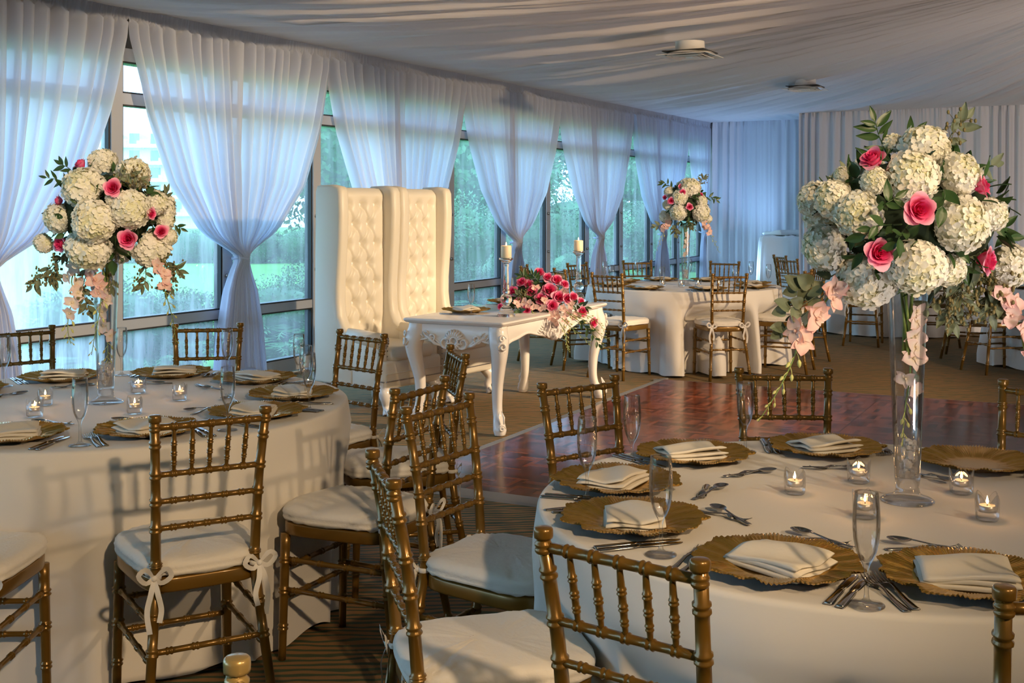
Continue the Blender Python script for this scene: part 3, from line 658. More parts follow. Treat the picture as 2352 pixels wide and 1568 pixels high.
for a, wh, nap, fl in ((-122, 'place behind the nearest chair back, right table', 1, (.667, 2.196)), (-162, 'first place clockwise from nearest chair back, right table', 1, (.321, 2.515)), (163, 'second place clockwise from nearest chair back, right table', 1, (.192, 2.984)), (123, 'third place clockwise from nearest chair back, right table', 1, (.343, 3.333)), (83, 'place before the chair with hanging orchids, right table', 1, (.714, 3.572)), (43, 'only place lacking a napkin, right of the vase, right table', 0, None), (-88, 'place at the bottom right photo edge, right table', 1, (1.12, 2.15))):
    setting('right', a, wh, .63, nap, fl, True, TZ + .001, RT)
LT = 'on the left round table'
for a, wh, fl in ((-60, 'place behind the whole chair back, left table', (-.956, 3.923)), (-95, 'place at the left photo edge, front of left table', (-1.359, 3.670)), (-24, 'first place counterclockwise from the whole chair back, left table', (-.748, 4.303)), (10, 'second place counterclockwise from the whole chair back, left table', (-.80, 4.53)), (50, 'third place counterclockwise from the whole chair back, left table', (-.90, 4.93)), (86, 'place before the chair at the tied curtain, left table', (-1.253, 5.133)), (124, 'place left of the vase by the wet window, left table', (-1.74, 5.20)), (161, 'place cut by the left photo edge, left table', (-2.124, 4.882))):
    setting('left', a, wh, .705, True, fl, True, TZ + .001, LT)
FT = 'on the far round table'
for a, wh in ((-128, 'place before the front chair nearer the candles, far table'), (-80, 'place before the front chair below the flowers, far table'), (-35, 'place at right front, beside the low right chair, far table'), (8, 'rightmost place, far table'), (61, 'place right behind the flower vase, far table'), (101, 'place left behind the flower vase, far table'), (140, 'place before the chair behind the candle, far table'), (-170, 'leftmost place, far table')):
    setting('far', a, wh, .70, True, None, True, TZ + .001, FT, False)
for a, wh in ((-170, 'left place, table at far right edge'), (-125, 'front place, table at far right edge')): setting('edge', a, wh, .70, True, None, False, TZ + .001, 'on the right edge table', False)
for a, wh in ((-150, 'left front place, distant back table'), (-75, 'right front place, distant back table')): setting('back', a, wh, .70, True, None, False, TZ + .001, 'on the distant back table', False)
# ------------------------------------------------------------------ votives
def votive_mesh():
    n = 32
    def fn(r, z, t):
        e = 1 + .10 * (abs(math.cos(2 * t)) ** .5 * -1 + .6)
        k = max(0, (z - .045) / .01); return r * e, z + k * .009 * math.cos(4 * t + PI) if z > .044 else z
    m = MB(); m.lathe([(0, 0), (.020, 0), (.0255, .002), (.0275, .006), (.0285, .02), (.0295, .055), (.0285, .0562), (.0272, .055), (.0255, .03), (.0225, .0215), (.012, .020), (0, .020)], n, (0, 0, 0), fn); return m.mesh('votive_holder', m_votive, True, True)
def tealight():
    a = MB(); a.lathe([(0, 0), (.0185, 0), (.019, .001), (.019, .0145), (.0183, .0148), (.0178, .0125), (0, .0125)], 20)
    b = MB(); b.lathe([(.0178, .0118), (.010, .0125), (0, .0122)], 20); w = MB(); w.tube([(0, 0, .012), (0, 0, .018)], .0008, 6)
    f = MB(); f.lathe([(0, 0), (.0026, .003), (.0034, .0065), (.0022, .012), (.0008, .017), (0, .020)], 10)
    return a.mesh('cup', m_tin), b.mesh('wax', m_wax), w.mesh('wick', m_rubber), f.mesh('flame', m_flame)
VM = votive_mesh(); TM = tealight()
def votive(x, y, where, grp, lamp=True):
    z = TZ + .001; tag(obj('votive_holder', VM, None, (x, y, z), (0, 0, rs.uniform(0, 1.5))), 'small wavy clear glass votive holder %s' % where, 'candle holder', 'votive holders ' + grp)
    t = thing('tealight', 'lit tealight in the glass holder %s' % where, 'candle', (x, y, z + .0215), 0, 'tealights ' + grp)
    obj('cup', TM[0], t); w = obj('wax', TM[1], t); obj('wick', TM[2], w); obj('flame', TM[3], t, (0, 0, .0175))
    if lamp:
        l = bpy.data.lights.new('candle_glow', 'POINT'); l.energy = .10; l.color = (1, .5, .2); l.shadow_soft_size = .006; lo = bpy.data.objects.new('candle_glow', l); C.objects.link(lo); lo.location = (x, y, z + .058)
for x, y, w in ((.740, 3.053, 'left of the right vase, alone on open cloth'), (.943, 3.174, 'just left behind the right vase'), (1.176, 3.053, 'right of the right vase, farther of two'), (1.139, 2.796, 'right of the right vase, nearer of two'), (.852, 2.816, 'seen through the flute in front of right vase')): votive(x, y, w, RT)
for x, y, w in ((-1.505, 4.70, 'just right behind the left vase'), (-1.767, 4.417, 'left of the left vase, farther of two'), (-1.705, 4.168, 'left of the left vase, nearer of two'), (-1.368, 4.230, 'in front right of the left vase'), (-1.289, 4.527, 'right of the left vase, alone')): votive(x, y, w, LT)
for x, y, w in ((1.42, 11.0, 'left of the far vase'), (1.59, 10.95, 'just before the far vase'), (1.76, 11.03, 'between the far vase and chair back'), (1.95, 11.0, 'behind the chair back below far flowers')): votive(x, y, w, FT, False)
# ------------------------------------------------------------------ thrones
def throne(loc, head, label):
    t = thing('throne_chair', label, 'armchair', loc, head - PI / 2, 'tall ivory tufted thrones')
    H = 1.665; part = lambda nm, m, mat=m_leather, par=None, fix=True: obj(nm, m.mesh(nm, mat, True, fix), par or t)
    for s in (-1, 1):
        pr = [(-.36, .19), (-.365, .6), (-.36, 1.2), (-.355, 1.62), (-.335, H), (-.19, H + .004), (-.105, H - .012), (-.085, H - .05), (-.078, 1.45), (-.085, 1.25), (-.10, 1.05), (-.11, .92), (-.11, .80), (-.098, .70), (-.06, .62), (.04, .555), (.04, .19)]
        m = MB(); m.extrude(pr, (s * .285, 0, 0), (0, 1, 0), (0, 0, 1), (s, 0, 0), .10, .028); sharp(part('wing', m), 50)
        m = MB(); m.extrude([(-.02, .19), (-.02, .55), (.30, .535), (.30, .19)], (s * .278, 0, 0), (0, 1, 0), (0, 0, 1), (s, 0, 0), .095, .02); a = part('arm', m); sharp(a, 50)
        m = MB(); P = [(s * .285, -.06, .56), (s * .285, .1, .545), (s * .285, .305, .525)]; m.tube(P, [.05, .058, .062], 18); part('arm_roll', m, par=a)
        m = MB()
        for k in range(13):
            q = 2 * PI * k / 16 - .55; m.ball((s * .285 + .053 * math.cos(q), .308, .525 + .053 * math.sin(q)), .0055, 6, 4)
        for z in (.30, .34, .38, .42, .46): m.ball((s * .285 + .045, .302, z), .0055, 6, 4); m.ball((s * .285 - .045, .302, z), .0055, 6, 4)
        part('nail_studs', m, m_nail, a)
    # tufted back
    BT = []
    for r in range(7):
        z = .62 + r * .150
        for x in ((-.08, .08) if r % 2 else (-.16, 0, .16)): BT.append((x, z))
    SEG = []
    for (x, z) in BT:
        for (x2, z2) in BT:
            if z2 > z + .1 and z2 < z + .16 and abs(abs(x2 - x) - .08) < .01: SEG.append((x, z, x2, z2))
    def back(u, v):
        x = -.235 + .47 * u; z = .42 + (H - .02 - .42) * v; d = 0.0
        for bx, bz in BT: d += .042 * math.exp(-((x - bx) ** 2 + (z - bz) ** 2) / .0014)
        cr = 0
        for ax, az, bx, bz in SEG:
            vx, vz = bx - ax, bz - az; q = max(0, min(1, ((x - ax) * vx + (z - az) * vz) / (vx * vx + vz * vz))); dd = math.hypot(x - ax - vx * q, z - az - vz * q); cr = max(cr, .016 * math.exp(-(dd / .011) ** 2))
        ed = .05 * max(0, abs(x) / .235 - .75) ** 2 * 0; tp = .05 * max(0, (v - .95) / .05) ** 2
        return (x, -.170 - min(.048, d) - cr - tp + .012 * math.cos(x * 6.5) - .01, z + 0.0)
    m = MB(); m.grid(back, 56, 150); b = part('backrest', m, fix=False); m = MB(); m.rbox((0, -.295, .93), (.50, .11, 1.44), .02); bb = part('back_panel', m, par=b); sharp(bb, 50)
    for i, (x, z) in enumerate(BT):
        m = MB(); y = back((x + .235) / .47, (z - .42) / (H - .44))[1]; m.ball((0, 0, 0), .0125, 8, 6, (1, .8, 1)); obj('crystal_button', m.mesh('crystal_button', m_crystal_btn), b, (x, y + .009, z))
    m = MB(); m.rbox((0, .02, .29), (.63, .66, .20), .022); sharp(part('seat_base', m), 50)
    m = MB(); m.rbox((0, .085, .435), (.47, .55, .11), .04); part('seat_cushion', m)
    m = MB(); 
    for k in range(44): m.ball((-.30 + .6 * k / 43, .352, .245), .0055, 6, 4)
    for k in range(24): m.ball((.318, .34 - .34 * k / 23, .245), .0055, 6, 4)
    part('nail_studs', m, m_nail)
    m = MB(); m.tube([(-.302, .354, .30), (.302, .354, .30)], .004, 6); part('welt', m)
    for s in (-1, 1):
        m = MB(); P = cat([(s * .265, .27, .22), (s * .285, .315, .165), (s * .285, .325, .12), (s * .27, .315, .075), (s * .275, .325, .035), (s * .278, .335, .006)], 22); m.tube(P, [lerp(i / 22, [0, .25, .55, .75, .9, 1], [.05, .047, .03, .022, .03, .032]) for i in range(23)], 14)
        for k in (-1, 0, 1): m.tube(cat([(s * .275 + k * .016, .335, .045), (s * .278 + k * .019, .362, .03), (s * .278 + k * .021, .372, .006)], 6), [.011, .013, .013, .013, .012, .011, .009], 8)
        for k in range(4): m.ball((s * .285 + (k - 1.5) * .012, .345 - .004 * abs(k - 1.5), .17 - .012 * abs(k - 1.5)), .011, 8, 6)
        part('leg', m, m_white_paint)
        m = MB(); m.tube([(s * .26, -.29, .2), (s * .265, -.31, .0)], [.026, .018], 10, True, .6); part('leg', m, m_white_paint)
    return t
f1 = math.atan2(-.60, .80); f2 = math.atan2(-.55, .84)
throne((-1.0, 8.82, 0), f1, 'tall ivory tufted throne nearer the camera, beside the left curtain'); throne((-.607, 9.385, 0), f2, 'tall ivory tufted throne farther from the camera, beside the first throne')
# ------------------------------------------------------------------ white carved table
tl, ts = 1.80, .775; td = Vector((.452, .892, 0)); tn = Vector((.892, -.452, 0)); near = Vector((-.057, 7.59, 0))
tc = near + td * tl / 2 - tn * ts / 2
ST = thing('carved_table', 'white carved sweetheart table with cabriole legs before the thrones', 'table', tc, math.atan2(td.y, td.x))
hl, hs = tl / 2, ts / 2     # local: x along td, y = -tn side (thrones at +y)
m = MB(); rows = []
for g, z in ((-.035, .712), (-.03, .716), (-.012, .722), (-.004, .730), (0, .738), (-.002, .746), (-.008, .75)):
    rows.append([(x * (hl + g) / hl if False else math.copysign(hl + g - .012, x) if abs(abs(x) - 1) > .5 else math.copysign(hl + g, x), 0, z) for x in ()])
def rrect(hx, hy, c, z):
    out = []
    for sx, sy, a0 in ((1, 1, 0), (-1, 1, 90), (-1, -1, 180), (1, -1, 270)):
        for k in range(5):
            a = math.radians(a0 + 22.5 * k); out.append((sx * (hx - c) + c * math.cos(a), sy * (hy - c) + c * math.sin(a), z))
    return out
rows = [rrect(hl + g, hs + g, .02, z) for g, z in ((-.04, .712), (-.032, .715), (-.014, .720), (-.005, .728), (0, .737), (-.003, .746), (-.010, .75))]
o = obj('tabletop', stack(rows).mesh('tabletop', m_white_paint), ST); sharp(o, 30)
def scroll(mb, c, ax, az, nrm, r0, turns, sgn, th=.009, a0=0.0, lift=.012):
    P = []
    for i in range(26):
        q = i / 25; a = a0 + sgn * turns * 2 * PI * q; r = r0 * (1 - .82 * q); P.append(Vector(c) + Vector(ax) * (r * math.cos(a)) + Vector(az) * (r * math.sin(a)) + Vector(nrm) * lift)
    mb.tube(P, [th * (.6 + .5 * math.sin(PI * i / 25)) for i in range(26)], 6)
def carving(mb, c, ax, nrm, S=1.0):
    az = Vector((0, 0, 1)); ax = Vector(ax); nrm = Vector(nrm); c = Vector(c)
    for k in range(9):   # fanned shell
        a = math.radians(20 + 140 * k / 8); d = ax * math.cos(a) + az * math.sin(a); mb.tube([c + d * .018 * S + nrm * .012, c + d * .05 * S + nrm * .022, c + d * .075 * S + nrm * .008], [.006 * S, .010 * S, .006 * S], 6)
    for k in range(7):
        a = math.radians(205 + 130 * k / 6); d = ax * math.cos(a) + az * math.sin(a); mb.tube([c + d * .015 * S + nrm * .012, c + d * .04 * S + nrm * .02, c + d * .06 * S + nrm * .006], [.006 * S, .009 * S, .005 * S], 6)
    ring = [c + ax * .026 * S * math.cos(2 * PI * i / 14) + az * .026 * S * math.sin(2 * PI * i / 14) + nrm * .018 for i in range(15)]; mb.tube(ring, .007 * S, 6, False)
    for s in (-1, 1):
        scroll(mb, c + ax * s * .062 * S - az * .01, ax * s, az, nrm, .045 * S, 1.2, 1, .009 * S, PI)
        mb.tube([c + ax * s * .09 * S + az * (-.035 * S) + nrm * .008, c + ax * s * .14 * S + az * (-.02 * S) + nrm * .016, c + ax * s * .19 * S + az * .015 * S + nrm * .012, c + ax * s * .235 * S + az * .035 * S + nrm * .004], [.007, .011, .009, .004], 7)
        scroll(mb, c + ax * s * .165 * S + az * .02 * S, ax * s, az, nrm, .032 * S, 1.3, -1, .007 * S, 0)
        for k in range(4): q = c + ax * s * (.19 + .02 * k) * S + az * (.035 - .012 * k) * S; mb.tube([q + nrm * .004, q + ax * s * .012 + az * .018 * S + nrm * .012, q + ax * s * .03 * S + az * .026 * S + nrm * .004], [.004, .007, .003], 6)
def apron(name, L, c, ax, nrm):
    # board with a waved lower edge
    n = 48; top = .712; pr = [(-L / 2, top), (L / 2, top)]
    def low(x):
        q = abs(x) / (L / 2); return .60 - .055 * math.exp(-(x / .16) ** 2) + .03 * math.exp(-((q - .55) / .16) ** 2) - .05 * max(0, (q - .8) / .2) ** 2
    pr += [(L / 2 - L * i / n, low(L / 2 - L * i / n)) for i in range(n + 1)]
    m = MB(); m.extrude(pr, c, ax, (0, 0, 1), nrm, .022, .003); a = obj(name, m.mesh(name, m_white_paint, True, True), ST); sharp(a, 35)
    k = MB(); P = [Vector(c) + Vector(ax) * x + Vector((0, 0, low(x) + .008)) + Vector(nrm) * .011 for x in [L / 2 - L * i / n for i in range(n + 1)]]; k.tube(P, .008, 6); obj('beading', k.mesh('beading', m_white_paint), a)
    k = MB(); carving(k, Vector(c) + Vector(nrm) * .008 + Vector((0, 0, .605)), ax, nrm, 1.05); obj('carved_pattern', k.mesh('carved_pattern', m_white_paint), a)
ix, iy = hl - .075, hs - .075
apron('apron', 2 * ix, (0, -iy - .02, 0), (1, 0, 0), (0, -1, 0)); apron('apron', 2 * ix, (0, iy + .02, 0), (1, 0, 0), (0, 1, 0)); apron('apron', 2 * iy, (-ix - .02, 0, 0), (0, 1, 0), (-1, 0, 0)); apron('apron', 2 * iy, (ix + .02, 0, 0), (0, 1, 0), (1, 0, 0))
for sx in (-1, 1):
    for sy in (-1, 1):
        dg = Vector((sx, sy, 0)).normalized(); b0 = Vector((sx * (ix - .005), sy * (iy - .005), 0))
        K = [(.715, 0, .056), (.67, .004, .058), (.61, .024, .060), (.54, .030, .052), (.45, .012, .043), (.33, -.012, .035), (.20, -.016, .030), (.12, 0, .029), (.075, .022, .036), (.035, .040, .040), (.004, .042, .032)]
        P = cat([tuple(b0 + dg * o_ + Vector((0, 0, z))) for z, o_, r in K], 40); zz = [p[2] for p in P]; rad = [float(np.interp(-z, [-k[0] for k in K], [k[2] for k in K])) for z in zz]
        m = MB(); m.tube(P, rad, 16, True, .55, (1, 0, 0)); lg = obj('leg', m.mesh('leg', m_white_paint, True, True), ST)
        k = MB(); nx = dg; side = Vector((-dg.y, dg.x, 0)); c = b0 + dg * .092 + Vector((0, 0, .59))
        scroll(k, c + Vector((0, 0, .05)), side, (0, 0, 1), nx, .026, 1.2, 1, .007, 0, 0); scroll(k, c + Vector((0, 0, -.005)), -side, (0, 0, 1), nx, .03, 1.2, 1, .008, 0, .006)
        for i in range(6):
            for s in (-1, 1):
                q = c + Vector((0, 0, -.03 - .022 * i)) - dg * (.006 + .010 * i); k.tube([q, q + side * s * (.022 - .002 * i) + Vector((0, 0, .014)) + dg * .004, q + side * s * (.036 - .004 * i) + Vector((0, 0, .034)) - dg * .008], [.006, .008, .003], 6)
        f = b0 + dg * .092 + Vector((0, 0, .055)); scroll(k, f, side, (0, 0, 1), nx, .022, 1.5, 1, .006, 0, 0)
        for s in (-1, 1): k.tube([f + Vector((0, 0, .03)) + side * s * .012, f + Vector((0, 0, .07)) + side * s * .018 - dg * .02, f + Vector((0, 0, .11)) + side * s * .006 - dg * .035], [.005, .007, .002], 6)
        obj('carved_pattern', k.mesh('carved_pattern', m_white_paint), lg)
# settings on it
def on_table(u, v): p = tc + td * u + tn * v; return p
SW = 'on the white carved table'
for (x, y), hd, wh, fl in (((-.33, 8.35), 0, 'before the nearer throne', (-.285, 8.16)), ((-.02, 9.12), 0, 'behind the near crystal candlestick', (.02, 8.93))):
    put('', ME['plate'], 'charger_plate', (x, y, TZ + .001), 1.0 if fl else 2, 'scalloped gold charger plate on white carved table, ' + wh, 'charger plate', 'gold charger plates ' + SW)
    put('', ME['nap'][0], 'napkin', (x, y, TZ + .0078), .5, 'folded ivory napkin on charger, white carved table, ' + wh, 'napkin', 'folded napkins ' + SW)
    put('', ME['flute'], 'champagne_flute', (*fl, TZ + .001), 0, 'clear champagne flute on white carved table, ' + wh, 'champagne flute', 'champagne flutes ' + SW)
    h2 = math.atan2(tn.y, tn.x) - PI / 2; a = Vector((x, y, 0)); 
    for dx, nm, lb in ((-.19, 'knife', 'silver knife'), (.19, 'fork', 'silver fork nearer the plate'), (.215, 'fork', 'silver fork farther from the plate')):
        p = a + td * dx; put('', ME[nm], nm, (p.x, p.y, TZ + .001), h2, lb + ' on white carved table, ' + wh, nm, nm + 's ' + SW)
def candlestick(x, y, wh):
    t = thing('candlestick', 'tall turned crystal candlestick with silver rim, %s white carved table' % wh, 'candlestick', (x, y, TZ + .001), 0, 'crystal candlesticks ' + SW)
    m = MB(); m.lathe([(0, 0), (.062, 0), (.064, .006), (.060, .014), (.052, .020), (.056, .026), (.050, .036), (.040, .044), (.044, .050), (.036, .060), (.022, .075), (.030, .088), (.041, .105), (.042, .125), (.032, .145), (.020, .158), (.027, .166), (.027, .174), (.019, .180), (.024, .19), (.019, .20), (.0225, .21), (.018, .218), (.019, .24), (.017, .34), (.021, .35), (.016, .358), (.022, .366), (.036, .378), (.040, .386), (0, .386)], 24); obj('stem', m.mesh('stem', m_glass, True, True), t)
    m = MB(); m.lathe([(0, .387), (.042, .387), (.048, .390), (.050, .396), (.047, .402), (.040, .400), (0, .399)], 28); obj('drip_plate', m.mesh('drip_plate', m_silver), t)
    c = thing('pillar_candle', 'lit ivory pillar candle on the candlestick %s white carved table' % wh, 'candle', (x, y, TZ + .402), 0, 'pillar candles ' + SW)
    m = MB(); m.lathe([(0, 0), (.036, 0), (.037, .002), (.037, .080), (.034, .085), (.028, .083), (.018, .078), (0, .077)], 28); w = obj('wax', m.mesh('wax', m_pillar), c)
    m = MB(); m.tube([(0, 0, .076), (0, 0, .086)], .001, 6); obj('wick', m.mesh('wick', m_rubber), w); obj('flame', TM[3], c, (0, 0, .085), None, 1.2)
    l = bpy.data.lights.new('candle_glow', 'POINT'); l.energy = .25; l.color = (1, .5, .2); l.shadow_soft_size = .008; lo = bpy.data.objects.new('candle_glow', l); C.objects.link(lo); lo.location = (x, y, TZ + .53)
candlestick(-.04, 8.03, 'near end of'); candlestick(.53, 9.30, 'far end of')
# covered stand in the recess
def covered():
    n = 96; rows = []
    r = random.Random(2); ks = [(q, r.uniform(.4, 1), r.uniform(0, 6.3)) for q in (9, 13, 17, 22)]
    for g, z in ((-.28, 1.045), (-.1, 1.04), (-.02, 1.03), (0, 1.0), (.01, .93), (.02, .8), (.03, .6), (.035, .4), (.04, .2), (.04, .01)):
        row = []
        for k, (x, y) in enumerate(outline(n, .66, .66, .62, 6, 0, 0)):
            f = sum(a * math.cos(q * 2 * PI * k / n + p) for q, a, p in ks) / 2.5; d = 1 + (g / .33) + (.07 * f * max(0, (1.0 - z))); row.append((x * d, y * d, z + .012 * f * (z > 1)))
        rows.append(row)
    m = stack(list(reversed(rows))); return m
t = thing('covered_stand', 'stand fully covered by a white sheet in the far recess', 'covered stand', W(10.5, 1.42), RU, None)
obj('sheet', covered().mesh('sheet', m_cloth, True, True), t)
o = obj('folded_cloth', (lambda m: (m.extrude([(-.24, 0), (.24, 0), (.27, .02), (.20, .05), (.05, .045), (-.08, .075), (-.22, .085), (-.27, .03)], (0, 0, 0), (1, 0, 0), (0, 0, 1), (0, 1, 0), .40, .015), m)[1])(MB()).mesh('folded_cloth', m_cloth, True, True), None, tuple(W(10.5, 1.42, 1.05)), (0, 0, RU + .9)); tag(o, 'crumpled white cloth lying on the covered stand', 'cloth')
# ------------------------------------------------------------------ flowers
rf = random.Random(99)
def basis(nv):
    nv = Vector(nv).normalized(); a = nv.orthogonal().normalized(); return a, nv.cross(a), nv
def leaf(mb, base, d, nrm, L, w, point=1.0, curl=.15, fold=.12):
    base, d = Vector(base), Vector(d).normalized(); nrm = Vector(nrm); nrm = (nrm - d * nrm.dot(d)); nrm = nrm.normalized() if nrm.length > 1e-6 else d.orthogonal().normalized(); s = d.cross(nrm)
    def fn(u, v):
        q = 2 * u - 1; ww = w * (math.sin(PI * min(1, v ** (.75 if point > .5 else .6) * .985)) ** (1.0 if point > .5 else .7)) * .5; ww = max(ww, .02 * w)
        return base + d * (L * v) + s * (q * ww) + nrm * (fold * w * abs(q) - curl * L * v * v)
    mb.grid(lambda u, v: tuple(fn(u, v)), 4, 7)
def hydrangea_mesh(seed):
    r = random.Random(seed); m = MB(); N = 185
    for i in range(N):
        y = 1 - 2 * (i + .5) / N; a = i * 2.39996 + r.uniform(-.15, .15)
        if y < -.72: continue
        nv = Vector((math.sqrt(1 - y * y) * math.cos(a), math.sqrt(1 - y * y) * math.sin(a), y)); nv = (nv + Vector((r.uniform(-1, 1), r.uniform(-1, 1), r.uniform(-1, 1))) * .28).normalized()
        p = Vector((math.sqrt(1 - y * y) * math.cos(a), math.sqrt(1 - y * y) * math.sin(a), y * .88)) * r.uniform(.80, .95); ax, ay, az = basis(nv); ro = r.uniform(0, 1.6); S = r.uniform(.21, .30)
        for k in range(4):
            t = ro + k * PI / 2 + r.uniform(-.12, .12); d = ax * math.cos(t) + ay * math.sin(t); s = az.cross(d); cup = r.uniform(.05, .32); tw = r.uniform(-.2, .2)
            def P(l, w, h): return p + d * (l * S) + s * (w * S) + az * ((h + cup * l * l + tw * w) * S)
            vs = [P(0, 0, 0), P(.35, -.36, .05), P(.80, -.42, .06), P(1.08, -.12, -.06), P(1.08, .12, -.06), P(.80, .42, .06), P(.35, .36, .05), P(.55, 0, -.05)]
            m.add(vs, [(0, 1, 2, 7), (7, 2, 3), (7, 3, 4), (7, 4, 5), (7, 5, 6, 0)])
    b = MB(); b.ball((0, 0, -.02), .80, 16, 10, (1, 1, .85)); m.add(b.v, b.f)
    return m.mesh('hydrangea', m_hyd)
def rose_mesh(seed):
    r = random.Random(seed); m = MB(); N = 19
    for i in range(N):
        k = i / (N - 1); th = i * 2.39996 + r.uniform(-.2, .2); rad = .06 + .70 * k ** .9; wid = (1.45 - .60 * k) if i else 3; top = .40 - .16 * k + r.uniform(-.05, .05) - .14 * (k > .8); curl = .06 + .75 * k ** 1.5 * r.uniform(.8, 1.2)
        def fn(u, v):
            q = 2 * u - 1; a = th + q * wid * (.45 + .55 * v); ve = v * (1 - .24 * q * q + .03 * math.cos(PI * q * 1.5) * k); rr = rad * (.30 + .70 * ve ** .55) * (1 - .06 * (i % 2)) * (1 + .05 * q * q) + curl * max(0, ve - .62) ** 2 * 2.1 + .02 * math.sin(5 * q + i) * v
            z = -.62 + (top + .62) * ve - curl * max(0, ve - .70) ** 2 * 2.2 + .02 * math.sin(4 * q + 2 * i) * v; return (rr * math.cos(a), rr * math.sin(a), z)
        m.grid(fn, 8, 7)
    b = MB(); b.lathe([(0, -.72), (.2, -.70), (.32, -.55), (.3, -.45)], 10); m.add(b.v, b.f)
    return m.mesh('rose', m_rose)
def orchid_mesh(seed, mat):
    r = random.Random(seed); m = MB()
    def petal(a, L, w, lift, curl):
        d = Vector((math.cos(a), math.sin(a), lift)); leaf(m, d * .04, d, (0, 0, 1), L, w, 0, curl, .10)
    for a in (10, 170): petal(math.radians(a + r.uniform(-8, 8)), 1.0, 1.05, .25, .10)
    for a in (90, 215, 325): petal(math.radians(a + r.uniform(-8, 8)), .95, .58, .12, .05)
    for a in (250, 290): petal(math.radians(a), .45, .34, .9, .4)
    m.ball((0, .02, .14), .11, 8, 6); return m.mesh('orchid_blossom', mat)
HYD = [hydrangea_mesh(i) for i in (1, 2, 3)]; RO = [rose_mesh(i) for i in (1, 2)]; OP = [orchid_mesh(1, m_orchid), orchid_mesh(2, m_orchid)]; OW = [orchid_mesh(3, m_orchid_white), orchid_mesh(4, m_orchid_white)]
def toward(nv, spin=None):
    q = Vector((0, 0, 1)).rotation_difference(Vector(nv).normalized()); return q @ Quaternion((0, 0, 1), rf.uniform(0, 6.28) if spin is None else spin)
def sprig(par, o, pts, kind, n, L, w, name, out=(0, -1, 0), mat=None):
    # pts: world points; leaves alternate along the stem
    P = [Vector(p) - o for p in cat(pts, 24)]; m = MB(); m.tube(P, [.0022 * (1 - .6 * i / 24) for i in range(25)], 5)
    for k in range(n):
        f = .12 + .88 * (k + .5) / n; i = min(23, int(f * 24)); t = (P[i + 1] - P[i]).normalized(); s = t.cross(Vector(out)); s = s.normalized() if s.length > 1e-3 else t.orthogonal()
        sd = (1 if k % 2 else -1); d = t * .75 + s * sd * rf.uniform(.6, 1.1) + Vector((rf.uniform(-.4, .4), rf.uniform(-.5, .3), rf.uniform(-.4, .3))); nn = Vector(out) + Vector((rf.uniform(-.5, .5), rf.uniform(-.5, .5), rf.uniform(-.2, .8)))
        q = rf.uniform(.75, 1.15); leaf(m, P[i], d, nn, L * q, w * q, 0 if kind == 'round' else 1, rf.uniform(-.1, .25))
    leaf(m, P[-1], P[-1] - P[-2], out, L * .8, w * .8, 0 if kind == 'round' else 1)
    sp = obj(name, m.mesh(name, mat or (m_leaf_euc if kind in ('round', 'seeded') else m_leaf_dark)), par)
    if kind == 'seeded':
        g = MB()
        for k in range(n * 5):
            i = rf.randrange(5, 25); c = P[i] + Vector((rf.uniform(-1, 1), rf.uniform(-1, .4), rf.uniform(-1, 1))) * L * .75; g.ball(c, L * .075, 6, 5, (1, 1, 1.4)); g.tube([P[i], (P[i] + c) / 2 + Vector((0, 0, L * .1)), c], L * .012, 4, False)
        obj('seeds', g.mesh('seeds', m_seed), sp)
    return sp
def orchid_spray(par, o, pts, nb, size, nbud, ms, f0=.05, f1=.6, label=None):
    P = [Vector(p) - o for p in cat(pts, 30)]; m = MB(); m.tube(P, [.0028 * (1 - .6 * i / 30) for i in range(31)], 6); sp = obj('orchid_spray', m.mesh('stem', m_stem), par)
    for k in range(nb):
        f = f0 + (f1 - f0) * (k + .5) / nb; i = min(29, int(f * 30)); sd = Vector((rf.uniform(-1, 1), rf.uniform(-1.2, -.2), rf.uniform(-.6, .4))).normalized(); p = P[i] + Vector((sd.x * size * .55, sd.y * size * .3, sd.z * size * .3)); obj('orchid_blossom', ms[k % 2], sp, p, toward(sd + Vector((0, -.5, 0))), size * rf.uniform(.85, 1.1))
    b = MB()
    for k in range(nbud):
        f = f1 + (1 - f1) * (k + .6) / nbud; i = min(29, int(f * 30)); t = (P[i + 1] - P[i]).normalized(); s = t.orthogonal().normalized(); s = (s if k % 2 else -s) + Vector((0, -.4, 0)); q = size * (.55 - .32 * (k + 1) / nbud)
        e = P[i] + s.normalized() * q * .9 + t * q; b.tube([P[i], (P[i] + e) / 2 + s * q * .1, e], .0012, 5); d = (s * .6 + t).normalized(); b.tube([e, e + d * q * .35, e + d * q * .8, e + d * q * 1.15], [q * .12, q * .30, q * .24, q * .03], 7)
    if nbud: obj('buds', b.mesh('buds', m_bud), sp)
    return sp
